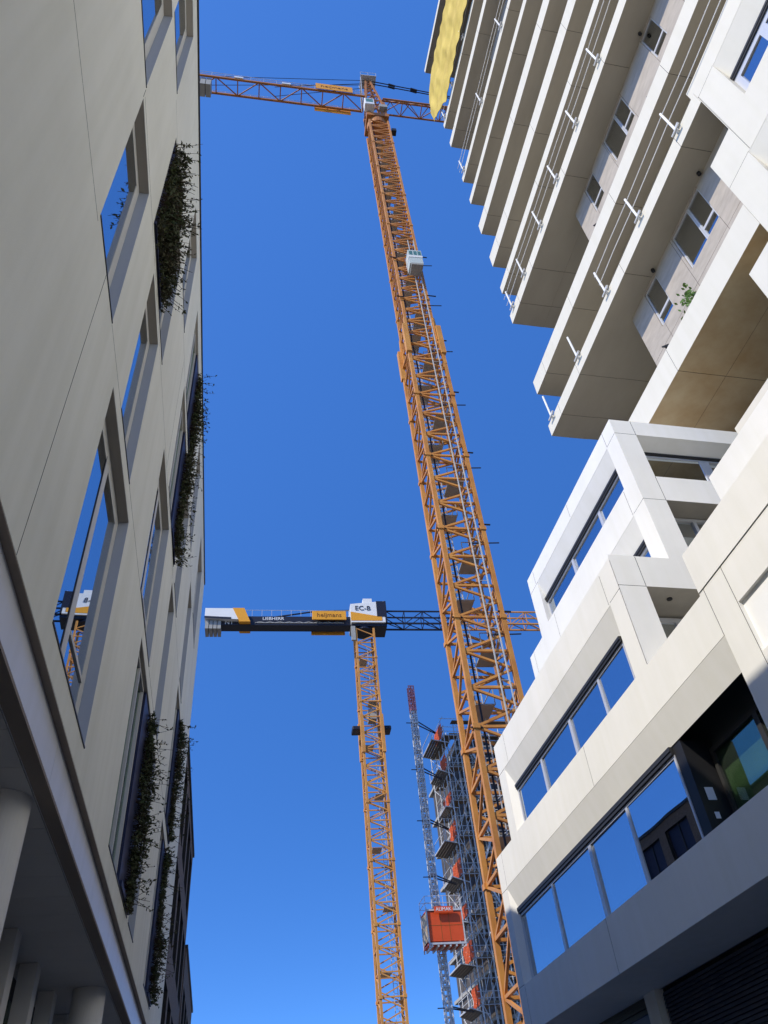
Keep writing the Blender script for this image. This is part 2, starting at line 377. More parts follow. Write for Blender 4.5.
PLAB = {'A2': 'lowest near planter with dark bushy plants beside a tall shaded window just above the arcade',
        'A4': 'lowest planter farthest down the street, dark plants just above the arcade fascia',
        'B5': 'narrow dark planter above the farthest arcade planter, one floor higher',
        'C1': 'thickest planter, nearest to the viewer, its twigs sticking out past the grey beige roof edge',
        'C2': 'long dark planter two floors above the arcade, just below the planter at roof level',
        'D3': 'topmost dark planter right under the roof edge of the grey beige building'}
n = 0
for k, (s0, s1, (z0, z1), kd) in Lop.items():
    S0, S1, Z0, Z1 = a_(s0), a_(s1), a_(z0), a_(z1)
    w = S1 - S0
    # beige lintel lining the head, dark sill drip
    mb = MB(); mb.fbox(LF, S0 + 0.002, S1 - 0.002, -DEP - 0.03, -0.004, Z1 - 0.012, Z1 - 0.002); mb.build('lintel', M['lintel'], lb)
    mb = MB(); mb.fbox(LF, S0 - 0.0, S1 + 0.0, -0.14, 0.010, Z0 - 0.022, Z0 - 0.003); mb.build('sill', M['dframe'], lb)
    if kd == 'w2':
        wo = window(lb, LF, S0 + 0.003, S1 - 0.003, Z0 + 0.003, Z1 - 0.013, DEP, bars=[(S0 + w * 0.46, 0.17)], fw=0.19, fm='frame', gm='glass', thick=0.03)
        mb = MB(); mb.fbox(LF, S0 + w * 0.46 + 0.09, S1 - 0.20, -DEP - 0.025, -DEP + 0.012, Z0 + 0.62, Z0 + 0.67); mb.build('transom', M['frame'], wo)
        mb = MB(); mb.fbox(LF, S0 + w * 0.46 - 0.105, S0 + w * 0.46 - 0.088, -DEP - 0.02, -DEP + 0.002, Z0 + 0.14, Z1 - 0.15); mb.build('gasket', M['dframe'], wo)
    elif kd == 'n':
        window(lb, LF, S0 + 0.003, S1 - 0.003, Z0 + 0.003, Z1 - 0.013, DEP, fw=0.17, fm='frame', gm='glass', thick=0.03)
    else:
        if kd == 'pf': window(lb, LF, S0 + w * 0.59, S1 - 0.003, Z0 + 0.003, Z1 - 0.013, DEP, fw=0.14, fm='frame', gm='glass', thick=0.03)
        if kd == 'p': window(lb, LF, S0 + 0.003, S0 + w * 0.535, Z0 + 0.003, Z1 - 0.013, 0.06, bars=[(S0 + w * 0.27, 0.06)], fw=0.06, fm='frame', gm='glassdark')
        n += 1
        planter(n, S0, S0 + w * 0.58 if kd == 'pf' else S1, Z0, Z1 - 0.013, kd == 'pf', PLAB[k])

# ---- darker houses further down the street
def far_block(name, s0, s1, d, z1, m, label, wins, seed):
    t = thing(name, LF((s0 + s1) / 2, d, -EYE), label, 'building')
    mb = MB(); relief(mb, lambda s, q, z: LF(s, q + d, z), [(s0, s1, -EYE, z1)], [(a, b, c, e_, 0.25, 1, 1) for a, b, c, e_ in wins], 3.0)
    mb.fbox(LF, s0 + 0.01, s1 - 0.01, d - 12, d - 0.26, -EYE, z1 - 0.01)
    mb.build('wall', [m, M['darkgap']], t)
    mb = MB(); mb.fbox(LF, s0, s1 + 0.05, d - 0.6, d + 0.06, z1 + 0.003, z1 + 0.12); mb.build('roof_edge', M['dframe'], t)
    for (a, b, c, e_) in wins:
        w = MB(); F = lambda s, q, z: LF(s, q + d, z)
        for x in (a + .003, (a + b) / 2 - .03, b - .063): w.fbox(F, x, x + .06, -.17, -.1, c + .003, e_ - .003)
        wo = w.build('window', M['dframe'], t)
        p = MB(); p.fbox(F, a + .065, b - .065, -.15, -.14, c + .01, e_ - .01); p.build('pane', M['navy'], wo)
    return t
W2 = []
for zz in (0.2, 3.3, 6.4, 9.3):
    for k in range(4): W2.append((23.7 + 2.4 * k, 25.5 + 2.4 * k, zz + 0.2, zz + 2.3))
far_block('brick_building', SE * A + 0.03, 33.2, -0.06, 12.0, M['brick'], 'dark brown brick building with tall navy windows adjoining the grey beige building', W2, 1)
W3 = []
for zz in (0.2, 2.9, 5.6):
    for k in range(4): W3.append((33.9 + 2.4 * k, 35.7 + 2.4 * k, zz, zz + 2.0))
far_block('brick_building', 33.3, 44, -0.02, 8.7, M['brick'], 'lowest brown building at the far end of the row on the left', W3, 2)

# ================================================================== RIGHT: TERRACED WHITE BUILDING
rb = thing('terraced_building', (B + 4, 12, 0), 'white precast stepped building with long ribbon windows on the right side of the street', 'building')
def b_(*v): return [q * B for q in v]
J = 0.014
X1 = B; X3 = 1.185 * B; XT = 1.5 * B
f1 = RF(X1); f3 = RF(X3)
PY = 1.447 * B; fp = PF(PY)
def grooves(h, vs=(), hs=()):
    for (s, z0, z1) in vs: h.append((s * B - J / 2, s * B + J / 2, z0 * B, z1 * B, 0.03, 2, 2))
    for (z, s0, s1) in hs: h.append((s0 * B, s1 * B, z * B - J / 2, z * B + J / 2, 0.03, 2, 2))
RD = 0.18
# block 1 and 2 front
h = []
h.append((1.16 * B, 2.665 * B, 0.556 * B, 0.846 * B, 0.9, 1, 0))
h.append((1.514 * B, 2.478 * B, 0.963 * B, 1.186 * B, 0.9, 1, 0))
h.append((0.0, 1.082 * B, 0.757 * B, 0.873 * B, 0.07, 3, 0))
grooves(h, vs=[(2.66, 0.43, 0.55), (2.66, 0.85, 0.96), (1.16, 0.70, 0.97), (1.085, 0.44, 0.97), (2.0, 0.43, 0.556), (1.87, 0.846, 0.963), (2.43, 1.19, 1.295), (1.52, 1.19, 1.29), (0.4, 0.43, 0.75)],
        hs=[(0.843, 2.66, 2.72), (0.556, 2.66, 2.72), (1.186, 2.48, 2.54), (1.192, 1.445, 1.512)])
mb = MB()
relief(mb, f1, [(-3 * B, 1.178 * B, 0.43 * B, 0.9655 * B), (1.178 * B, 2.72 * B, 0.43 * B, 0.96 * B), (1.449 * B, 2.54 * B, 0.96 * B, 1.297 * B)], h, 0.9, outer=False)
head_wedge(mb, f1, 1.16 * B, 2.665 * B, 0.846 * B, 0.773 * B, RD); jamb_wedge(mb, f1, 2.665 * B, 2.640 * B, 0.556 * B, 0.835 * B, RD)
head_wedge(mb, f1, 1.514 * B, 2.478 * B, 1.186 * B, 1.110 * B, RD); jamb_wedge(mb, f1, 2.478 * B, 2.445 * B, 0.963 * B, 1.175 * B, RD)
# far ends, roofs, terraces
mb.face([(X1, 2.72 * B, EYE + .43 * B), (X1 + 6, 2.72 * B, EYE + .43 * B), (X1 + 6, 2.72 * B, EYE + .96 * B), (X1, 2.72 * B, EYE + .96 * B)])
mb.face([(X1, 2.54 * B, EYE + .96 * B), (X1 + 6, 2.54 * B, EYE + .96 * B), (X1 + 6, 2.54 * B, EYE + 1.297 * B), (X1, 2.54 * B, EYE + 1.297 * B)])
mb.face([(X1, 2.54 * B, EYE + .96 * B), (X1 + 6, 2.54 * B, EYE + .96 * B), (X1 + 6, 2.72 * B, EYE + .96 * B), (X1, 2.72 * B, EYE + .96 * B)])
mb.face([(X1, PY + .1, EYE + 1.297 * B), (X3, PY + .1, EYE + 1.297 * B), (X3, 2.54 * B, EYE + 1.297 * B), (X1, 2.54 * B, EYE + 1.297 * B)])
mb.face([(X1, -3 * B, EYE + .43 * B), (X1 + 1.75, -3 * B, EYE + .43 * B), (X1 + 1.75, 2.72 * B, EYE + .43 * B), (X1, 2.72 * B, EYE + .43 * B)])
mb.face([(X1, 1.178 * B, EYE + .955 * B), (X1 + 6, 1.178 * B, EYE + .955 * B), (X1 + 6, PY, EYE + .955 * B), (X1, PY, EYE + .955 * B)])
mb.build('facade_wall', [M['white'], M['interior'], M['darkgap'], M['whitepanel']], rb)
# windows of slot 1
k = 1.02
zi1 = 0.773 * B
window(rb, f1, 1.50 * B, 2.640 * B, 0.558 * B, zi1, RD, bars=[(2.287 * k * B, 0.12), (1.987 * k * B, 0.16), (1.741 * k * B, 0.10)], fw=0.06, blind=0.17)
window(rb, f1, 1.545 * B, 2.445 * B, 0.965 * B, 1.110 * B, RD, bars=[(2.161 * k * B, 0.12), (1.911 * k * B, 0.14), (1.689 * k * B, 0.10)], fw=0.06, blind=0.15)
mb = MB(); mb.fbox(f1, 1.514 * B, 1.543 * B, -0.35, -0.18, 0.965 * B, 1.109 * B); mb.build('window_jamb', M['white'], rb)
# curtains seen through the glass
for s, z0, z1 in ((2.60, .56, .78), (1.83, .56, .72), (2.43, .966, 1.12), (1.76, .966, 1.12), (2.15, .966, 1.12)):
    mb = MB()
    for q in range(6): mb.fbox(f1, s * B + q * 0.1, s * B + q * 0.1 + 0.09, -0.60 - 0.03 * (q % 2), -0.58 - 0.03 * (q % 2), z0 * B + 0.02, z1 * B - 0.2)
    mb.build('curtain', M['curtain'], rb)
# loggia at the near end of slot 1: dark side wall and rear glazing
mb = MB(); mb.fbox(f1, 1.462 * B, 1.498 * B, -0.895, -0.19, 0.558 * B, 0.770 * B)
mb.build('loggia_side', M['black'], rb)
mb = MB(); mb.fbox(f1, 1.4605 * B, 1.4615 * B, -0.52, -0.34, 0.632 * B, 0.66 * B); mb.fbox(f1, 1.4605 * B, 1.4615 * B, -0.46, -0.36, 0.592 * B, 0.606 * B); mb.build('notice', M['letterwhite'], rb)
window(rb, f1, 1.17 * B, 1.455 * B, 0.558 * B, 0.745 * B, 0.72, bars=[(1.27 * B, 0.14)], fw=0.10, fm='dframe', gm='glassdark')
mb = MB(); mb.fbox(f1, 1.165 * B, 1.458 * B, -0.885, -0.84, 0.56 * B, 0.75 * B); mb.build('loggia_room', M['greenroom'], rb)
# proud upper wall at the near end (block B)
fB = RF(X1 - 0.02)
h = []; grooves(h, vs=[(0.6, 0.966, 1.075)])
mb = MB(); relief(mb, fB, [(-3 * B, 1.176 * B, 0.9665 * B, 1.072 * B)], h, 0.0185, outer=True)
mb.face([(X1 - .02, -3 * B, EYE + 1.072 * B), (X3, -3 * B, EYE + 1.072 * B), (X3, 1.176 * B, EYE + 1.072 * B), (X1 - .02, 1.176 * B, EYE + 1.072 * B)])
mb.face([(X1 - .02, 1.176 * B, EYE + .9665 * B), (X3 + 2, 1.176 * B, EYE + .9665 * B), (X3 + 2, 1.176 * B, EYE + 1.072 * B), (X1 - .02, 1.176 * B, EYE + 1.072 * B)])
mb.face([(X1 - .001, -3 * B, EYE + .961 * B), (X3 + 2, -3 * B, EYE + .961 * B), (X3 + 2, 1.176 * B, EYE + .961 * B), (X1 - .001, 1.176 * B, EYE + .961 * B)])
mb.build('parapet_wall', [M['white'], M['interior'], M['darkgap']], rb)
fN = RF(X3)
mb = MB(); h = []; grooves(h, vs=[(0.5, 1.0, 1.355)])
relief(mb, fN, [(-3 * B, 1.182 * B, 0.98 * B, 1.355 * B)], h, 1.5, outer=True)
mb.face([(X3, -3 * B, EYE + 1.355 * B), (XT, -3 * B, EYE + 1.355 * B), (XT, 1.182 * B, EYE + 1.355 * B), (X3, 1.182 * B, EYE + 1.355 * B)])
mb.build('parapet_wall', [M['white'], M['interior'], M['darkgap']], rb)
# level 3, set back
h = [(1.512 * B, 2.221 * B, 1.645 * B, 1.834 * B, 0.9, 1, 0), (1.517 * B, 2.36 * B, 1.30 * B, 1.535 * B, 0.9, 1, 0)]
grooves(h, vs=[(2.16, 1.535, 1.64), (1.52, 1.54, 1.64), (2.235, 1.84, 1.9), (1.51, 1.84, 1.905), (2.40, 1.3, 1.63), (1.85, 1.84, 1.9)], hs=[(1.834, 2.221, 2.30), (1.838, 1.447, 1.512), (1.54, 1.447, 1.515)])
mb = MB(); relief(mb, f3, [(PY, 2.443 * B, 1.29 * B, 1.63 * B), (PY, 2.30 * B, 1.63 * B, 1.905 * B)], h, 0.9, outer=False)
head_wedge(mb, f3, 1.512 * B, 2.221 * B, 1.834 * B, 1.757 * B, 0.18)
head_wedge(mb, f3, 1.517 * B, 2.36 * B, 1.535 * B, 1.455 * B, 0.18)
for s, z0, z1 in ((2.443, 1.29, 1.63), (2.30, 1.63, 1.905)):
    mb.face([(X3, s * B, EYE + z0 * B), (X3 + 6, s * B, EYE + z0 * B), (X3 + 6, s * B, EYE + z1 * B), (X3, s * B, EYE + z1 * B)])
mb.face([(X3, 2.3 * B, EYE + 1.63 * B), (X3 + 6, 2.3 * B, EYE + 1.63 * B), (X3 + 6, 2.443 * B, EYE + 1.63 * B), (X3, 2.443 * B, EYE + 1.63 * B)])
mb.face([(X3, PY + .002, EYE + 1.905 * B), (X3 + 6, PY + .002, EYE + 1.905 * B), (X3 + 6, 2.3 * B, EYE + 1.905 * B), (X3, 2.3 * B, EYE + 1.905 * B)])
mb.build('setback_wall', [M['white'], M['interior'], M['darkgap']], rb)
k3 = 1.185 * 1.017
window(rb, f3, 1.512 * B, 2.221 * B, 1.647 * B, 1.757 * B, 0.18, bars=[(1.625 * k3 * B, 0.14), (1.417 * k3 * B, 0.14)], fw=0.06, blind=0.16)
window(rb, f3, 1.517 * B, 2.36 * B, 1.302 * B, 1.455 * B, 0.18, bars=[(1.9 * B, 0.12)], fw=0.06, blind=0.16)
# face looking down the street (perpendicular)
h = [(1.08 * B, 1.40 * B, 0.956 * B, 1.203 * B, 1.2, 0, 3), (1.26 * B, 1.64 * B, 1.325 * B, 1.541 * B, 0.9, 1, 3), (1.26 * B, 1.70 * B, 1.643 * B, 1.838 * B, 0.9, 1, 0)]
grooves(h, vs=[(1.08, 1.203, 1.305), (1.26, 1.541, 1.643), (1.26, 1.838, 1.905)], hs=[(1.203, 1.0, 1.08), (1.541, 1.185, 1.26), (1.838, 1.185, 1.26)])
mb = MB(); relief(mb, fp, [(X1, X3, 0.956 * B, 1.307 * B), (X3, 1.75 * B, 0.956 * B, 1.905 * B)], h, 0.9, outer=False)
head_wedge(mb, fp, 1.26 * B, 1.70 * B, 1.838 * B, 1.806 * B, 0.45)
mb.build('gable_wall', [M['white'], M['interior'], M['darkgap'], M['concrete']], rb)
window(rb, fp, 1.26 * B, 1.70 * B, 1.645 * B, 1.806 * B, 0.45, bars=[(1.46 * B * 1.035, 0.32), (1.60 * B, 0.1)], fw=0.06, blind=0.07, gm='glassR')
window(rb, fp, 1.26 * B, 1.64 * B, 1.327 * B, 1.538 * B, 0.62, bars=[(1.33 * B * 1.04, 0.10)], fw=0.10, gm='glassR', fm='alu')
window(rb, fp, 1.10 * B, 1.36 * B, 0.96 * B, 1.19 * B, 1.05, bars=[(1.22 * B, 0.1)], fw=0.12, gm='glassR', fm='alu')
mb = MB(); c = fp(1.17 * B, -0.42, 1.203 * B - 0.03); mb.tube(c, (c[0], c[1], c[2] + 0.025), 0.07, 16); mb.build('soffit_hole_disc', M['black'], rb)  # black disc added to stand for a dark round hole in the soffit
# ground floor: recessed shutter, pier, glazing
XG = X1 + 1.72; fG = RF(XG)
mb = MB(); z = -EYE
while z < 0.425 * B - 0.05:
    mb.hexa([fG(-3 * B, -0.1, z), fG(2.17 * B, -0.1, z), fG(2.17 * B, 0.0, z), fG(-3 * B, 0.0, z), fG(-3 * B, -0.1, z + 0.072), fG(2.17 * B, -0.1, z + 0.072), fG(2.17 * B, -0.035, z + 0.072), fG(-3 * B, -0.035, z + 0.072)]); z += 0.085
mb.build('roller_shutter', M['shutter'], rb)
mb = MB(); mb.fbox(fG, -3 * B, 2.18 * B, -0.3, -0.105, -EYE, 0.43 * B - 0.005); mb.build('shutter_back', M['darkgap'], rb)
mb = MB(); mb.fbox(fG, 2.18 * B, 2.245 * B, -0.3, 0.14, -EYE, 0.43 * B - 0.004); mb.build('pier', M['white'], rb)
window(rb, fG, 2.25 * B, 2.70 * B, -EYE, 0.43 * B - 0.01, 0.05, bars=[(2.45 * B, 0.1)], fw=0.1, fm='dframe', gm='glassR', blind=0.2)
mb = MB(); mb.fbox(fG, 2.25 * B, 2.71 * B, -0.9, -0.5, -EYE, 0.43 * B - 0.01); mb.build('shop_interior', M['interior'], rb)
mb = MB(); mb.box(XG + 0.95, 26, -27, 2.715 * B, 0, EYE + 0.425 * B); mb.build('building_core', M['concrete'], rb)
mb = MB(); mb.box(X1 + 0.95, 26, PY + 1.3, 2.535 * B, EYE + 0.44 * B, EYE + 1.29 * B); mb.box(X3 + 0.95, 26, PY + 0.95, 2.29 * B, EYE + 1.30 * B, EYE + 1.9 * B)
mb.box(X1 + 0.95, 26, -26, PY + 1.2, EYE + 0.44 * B, EYE + 0.95 * B); mb.build('building_core', M['concrete'], rb)

# ================================================================== RIGHT: TOWER
tw = thing('residential_tower', (XT + 6, 6, 0), 'tall white tower with stacked balcony slabs rising behind the stepped building', 'building')
fT = RF(XT); XW = 1.625 * B; fW = RF(XW)
SL = [(2.151, 2.278), (2.807, 2.883), (3.137, 3.24), (3.797, 3.88), (4.122, 4.194), (4.447, 4.570), (4.880, 4.998), (5.330, 5.40), (5.69, 5.755), (6.345, 6.43), (6.735, 6.805), (8.125, 8.19)]
SEND = 2.268 * B
WEND = 1.587 * B
for i, (z0, z1) in enumerate(SL):
    smin = {0: 0.8405, 1: 0.716}.get(i, -3) * B
    mb = MB(); z0 *= B; z1 *= B
    js = [smin]
    off = [1.391, 1.893, 1.75, 1.40, 1.6, 1.95, 1.55, 1.8, 1.65, 1.45, 1.7, 1.5][i] * B
    js += [s for s in [off + 4.6 * q for q in range(-8, 3)] if smin + 0.4 < s < SEND - 2.4] + [SEND - 1.25, SEND]
    g = 0.007
    m0 = [1, 0, 0, 0, 1, 0]
    for s0, s1 in zip(js[:-1], js[1:]):
        last = 0 if s1 == SEND else 2; first = 0 if s0 == smin else 2
        mb.fbox(fT, s0 + g, s1 - g, -1.7, 0, z0, z1, mis=[1, 0, 2, last, 0, first])
        mb.fbox(fT, s0 + g, s1 - g, -7.0 if i == 0 else -4.0, -1.712, z0 + (0.004 if i == 0 else 0.02), z1, mis=[1, 0, 2, last, 2, 2])
    mb.fbox(fT, smin + .02, SEND - 0.02, -3.95, -0.02, z0 + 0.035, z1 - 0.02, mi=2)
    mb.build('balcony_slab', [M['whiteslab'], M['soffitold'] if i == 0 else M['soffit'], M['darkgap']], tw)
# wall behind the balconies
hs = []
def trio(s, zt):      # tall light at the far side, short pair at the near side
    zb = zt - 0.232 * B
    hs.append((s, s + 1.93, zb, zt - 0.05, 0.25, 1, 0)); return zb
WIN = []
for (zi, ss) in ((1, (0.30, 1.0)), (3, (0.30, 1.006))):
    for s in ss: WIN.append(('trio', s * B, SL[zi][0] * B))
for (zi, ss) in ((1, (1.365, 0.66)), (3, (1.36, 0.68))):
    for s in ss: WIN.append(('duo', s * B, SL[zi][0] * B))
for zi in (9, 11):
    for s in (0.3, 1.0): WIN.append(('trio', s * B, SL[zi][0] * B))
for kd, s, zt in WIN:
    hs.append((s, s + (1.9 if kd == 'trio' else 0.9), zt - 0.24 * B, zt - 0.06, 0.35, 1, 0))
zz = 2.2 * B
for z0, z1 in SL:
    for q in (0.62, 1.25, 1.9): hs.append((-3 * B, WEND, z1 * B + q, z1 * B + q + 0.012, 0.012, 2, 2))
for q in range(11): hs.append((-6 + 2.0 * q + 1.0, -6 + 2.0 * q + 1.012, 2.1 * B, 8.1 * B, 0.012, 2, 2))
mb = MB(); relief(mb, fW, [(-3 * B, WEND, 2.165 * B, 8.12 * B)], hs, 0.8, outer=True)
mb.build('stone_wall', [M['stone'], M['interior'], M['darkgap']], tw)
for kd, s, zt in WIN:
    zb = zt - 0.24 * B; ztop = zt - 0.06; L = s + (1.9 if kd == 'trio' else 0.9)
    zm = zb + 0.56
    w = MB(); e = 0.003
    fw = 0.06
    def rect(w, s0, s1, z0, z1):
        w.fbox(fW, s0, s1, -0.12, -0.05, z0, z0 + fw); w.fbox(fW, s0, s1, -0.12, -0.05, z1 - fw, z1)
        w.fbox(fW, s0, s0 + fw, -0.12, -0.05, z0 + fw, z1 - fw); w.fbox(fW, s1 - fw, s1, -0.12, -0.05, z0 + fw, z1 - fw)
    lights = [(s + e, s + 0.78 if kd == 'trio' else L - e, zm, ztop - e), (s + e, s + 0.78 if kd == 'trio' else L - e, zb + e, zm - e)]
    if kd == 'trio': lights.append((s + 0.79, L - e, zb + e, ztop - e))
    for l in lights: rect(w, *l)
    wo = w.build('window', M['alu'], tw)
    for l in lights:
        p = MB(); p.fbox(fW, l[0] + fw, l[1] - fw, -0.095, -0.08, l[2] + fw, l[3] - fw); p.build('pane', M['glass'], wo)
# loggia back wall beyond the end of the stone wall, and tower body
mb = MB(); mb.fbox(RF(XT + 3.2), WEND - 1, SEND - 1.4, -0.3, 0, 2.165 * B, 8.1 * B); mb.build('loggia_wall', M['concrete'], tw)
for zi in (0, 2, 4, 6, 9):
    z0 = SL[zi][1] * B
    window(tw, RF(XT + 3.2 - 0.1), WEND + 0.2, WEND + 2.6, z0 + 0.1, z0 + 2.3, -0.02, bars=[(WEND + 1.3, 0.08)], fw=0.08, fm='dframe', gm='glassdark')
mb = MB(); mb.box(XW + 0.85, 30, -26, WEND - 0.9, EYE + 2.17 * B, EYE + 8.1 * B); mb.box(XT + 3.55, 30, WEND - 0.9, SEND - 1.5, EYE + 2.17 * B, EYE + 8.1 * B); mb.build('tower_core', M['concrete'], tw)
# near part of the tower front, stepping back upwards
sol = [(-3 * B, 1.31 * B, 1.0 * B, 1.742 * B), (-3 * B, 0.967 * B, 1.742 * B, 2.07 * B), (-3 * B, 0.84 * B, 2.07 * B, 2.558 * B), (-3 * B, 0.7155 * B, 2.558 * B, 2.883 * B), (-3 * B, 0.735 * B, 2.883 * B, 2.935 * B)]
h = [(-3 * B, 0.610 * B, 2.562 * B, 2.835 * B, 0.9, 1, 0), (-3 * B, 0.722 * B, 2.10 * B, 2.387 * B, 0.9, 1, 0)]
grooves(h, vs=[(0.712, 2.39, 2.84), (0.725, 1.745, 2.1), (1.0, 1.4, 1.74)], hs=[(2.838, 0.61, 0.7155), (2.39, 0.72, 0.84)])
mb = MB(); relief(mb, fT, sol, h, 1.1, outer=True)
head_wedge(mb, fT, -3 * B, 0.610 * B, 2.835 * B, 2.715 * B, 0.18); head_wedge(mb, fT, -3 * B, 0.722 * B, 2.387 * B, 2.27 * B, 0.18)
mb.build('front_wall', [M['whitetower'], M['interior'], M['darkgap']], tw)
window(tw, fT, -1 * B, 0.610 * B, 2.564 * B, 2.715 * B, 0.18, bars=[(0.45 * B, 0.3), (0.1 * B, 0.12)], fw=0.22, fm='alu', blind=0.18)
window(tw, fT, -1 * B, 0.722 * B, 2.102 * B, 2.27 * B, 0.18, bars=[(0.5 * B, 0.14), (0.1 * B, 0.12)], fw=0.1, fm='alu', blind=0.18)
# temporary edge protection: posts clamped to slab edges and two cables
def rail(i, ss, s0, s1):
    z0, z1 = SL[i]; zt = z1 * B
    for s in ss:
        m_ = MB(); s *= B
        m_.tube(fT(s, 0.09, zt - 0.05), fT(s, 0.16, zt + 1.32), 0.045, 8)
        m_.fbox(fT, s - 0.05, s + 0.05, 0.003, 0.10, zt - 0.16, zt - 0.02)
        p = m_.build('railing_post', M['whitesteel'], tw)
        c_ = MB(); c_.fbox(fT, s - 0.22, s + 0.22, 0.101, 0.15, zt - 0.13, zt - 0.06); c_.fbox(fT, s - 0.2, s + 0.05, 0.03, 0.1, zt + 0.02, zt + 0.10); c_.build('post_clamp', M['galv'], p)
    for q in (0.55, 1.15):
        m_ = MB(); pts = [fT(s0 * B + (s1 - s0) * B * t / 12, 0.11 + 0.05 * q, zt + q - 0.03 * math.sin(t * 2.1)) for t in range(13)]
        for u, v in zip(pts[:-1], pts[1:]): m_.tube(u, v, 0.016, 5)
        m_.build('railing_cable', M['whitesteel'], tw)
rail(1, (0.84, 1.175, 1.51, 1.847, 2.2), -0.5, 1.52)
rail(3, (0.9, 1.18, 1.455, 1.705, 1.99, 2.2), -0.5, 2.24)
rail(8, (1.25, 1.72, 2.2), -0.5, 2.25)
rail(10, (1.6, 1.95, 2.2), -0.5, 2.24)
# little lamps under slabs and wall lamp brackets
for (i, s, d) in ((1, 0.95, -1.0), (1, 1.35, -1.0), (3, 0.75, -1.0)):
    m_ = MB(); c = fT(s * B, d, SL[i][0] * B); m_.tube(c, (c[0], c[1], c[2] - 0.12), 0.07, 10); m_.build('soffit_lamp', M['black'], tw)
for s, z in ((1.49, 2.46), (0.9, 3.45), (1.49, 3.47)):
    m_ = MB(); m_.tube(fW(s * B, 0.0, z * B), fW(s * B, 0.25, z * B), 0.03, 6); m_.tube(fW(s * B, 0.25, z * B - 0.02), fW(s * B - 0.3, 0.25, z * B - 0.3), 0.03, 6); m_.fbox(fW, s * B - 0.08, s * B + 0.08, 0.002, 0.06, z * B - 0.08, z * B + 0.08)
    m_.build('wall_bracket', M['black'], tw)
# plant on the lowest balcony
pt = thing('potted_plant', fT(1.27 * B, -0.85, SL[0][1] * B), 'small bright green plant on the lowest tower balcony against the tan stone wall', 'plant')
m_ = MB(); c = Vector(pt.location); m_.tube(c, c + Vector((0, 0, 0.4)), 0.16, 12, 0.22); m_.build('pot', M['concrete'], pt)
m_ = MB(); rnd = random.Random(5)
for q in range(170):
    h_ = rnd.uniform(0.45, 1.9); p = c + Vector((rnd.gauss(0, 0.12), rnd.gauss(0, 0.22), h_))
    d2 = Vector((rnd.uniform(-1, 1), rnd.uniform(-1, 1), rnd.uniform(-.6, 1))).normalized(); sd = d2.cross(Vector((rnd.random(), rnd.random(), 0.3))).normalized()
    m_.face([p, p + d2 * 0.08 + sd * 0.04, p + d2 * 0.17, p + d2 * 0.08 - sd * 0.04])
for q in range(5): m_.tube(c + Vector((0, 0, 0.4)), c + Vector((rnd.gauss(0, .1), rnd.gauss(0, .2), 1.6)), 0.012, 5)
m_.build('leaves', M['leafgreen'], pt)
# yellow tarpaulin
yt = MB(); NS, NZ = 150, 30
rnd = random.Random(9)
def tarp_pt(i, j, back):
    u = i / NS; v = j / NZ
    s = -8 + u * 29.1
    zt = 69.9; zb = 61.3
    if s > 18.8: zb = 61.5 + (s - 18.8) * 0.9 + 0.12 * math.sin(s * 4)
    if s > 19.6: zt = 69.9 - (s - 19.6) * 1.2
    zt -= 0.25 * math.sin(s * 1.3) + 0
    z = zb + (zt - zb) * v
    d = 0.30 + (0.01 + 0.05 * v * (1 - v)) * (math.sin(s * 0.8 + z * 0.35) + 2 * math.sin(s * 2.9 - z * 0.8)) + 0.035 * math.sin(s * 6.1 + z * 0.5 + 1.5 * math.sin(z)) + 0.05 * math.sin(z * 2.1 + s * 0.4) - 0.18 * v
    if back: d -= 0.03
    return fT(s, d, z)
n0 = 0
for back in (0, 1):
    for j in range(NZ + 1):
        for i in range(NS + 1): yt.v.append(tarp_pt(i, j, back))
NV = (NS + 1) * (NZ + 1)
for back in (0, 1):
    for j in range(NZ):
        for i in range(NS):
            a = back * NV + j * (NS + 1) + i; yt.f.append((a, a + 1, a + NS + 2, a + NS + 1)); yt.m.append(0)
o = yt.build('tarpaulin', M['tarp'], smooth=True); tag(o, 'yellow tarpaulin hung over the upper balconies of the white tower', 'tarpaulin')

# ================================================================== CRANES
def rotz(v, a): return Vector((v[0] * math.cos(a) - v[1] * math.sin(a), v[0] * math.sin(a) + v[1] * math.cos(a), v[2]))
def mast_section(c, rot, w, z0, z1, np_, ch, br, diag='k'):
    mb = MB(); hw = w / 2
    cs = [(-hw, -hw), (hw, -hw), (hw, hw), (-hw, hw)]
    P = lambda i, z, o=0: Vector((c[0], c[1], 0)) + rotz(Vector((cs[i % 4][0], cs[i % 4][1], z)), rot)
    for i in range(4):
        mb.bar(P(i, z0), P(i, z1), ch)
        mb.bar(P(i, z0 - 0.12), P(i, z0 + 0.12), ch * 1.45)         # joint collars
    for k in range(np_):
        za = z0 + (z1 - z0) * k / np_; zb = z0 + (z1 - z0) * (k + 1) / np_
        for i in range(4):
            mb.bar(P(i, za), P(i + 1, za), br)
            mid = (P(i, (za + zb) / 2) + P(i + 1, (za + zb) / 2)) / 2
            if i % 2 == 0:
                zm = (za + zb) / 2
                mb.bar(P(i, za), P(i + 1, zm), br * 0.9); mb.bar(P(i + 1, zm), P(i, zb), br * 0.9)
            else:
                mb.bar(P(i, za), P(i + 1, zb) if k % 2 else P(i + 1, (za + zb) / 2), br * 0.9)
                if not k % 2: mb.bar(P(i + 1, (za + zb) / 2), P(i, zb), br * 0.9)
    return mb
ROT = R(-3.5)
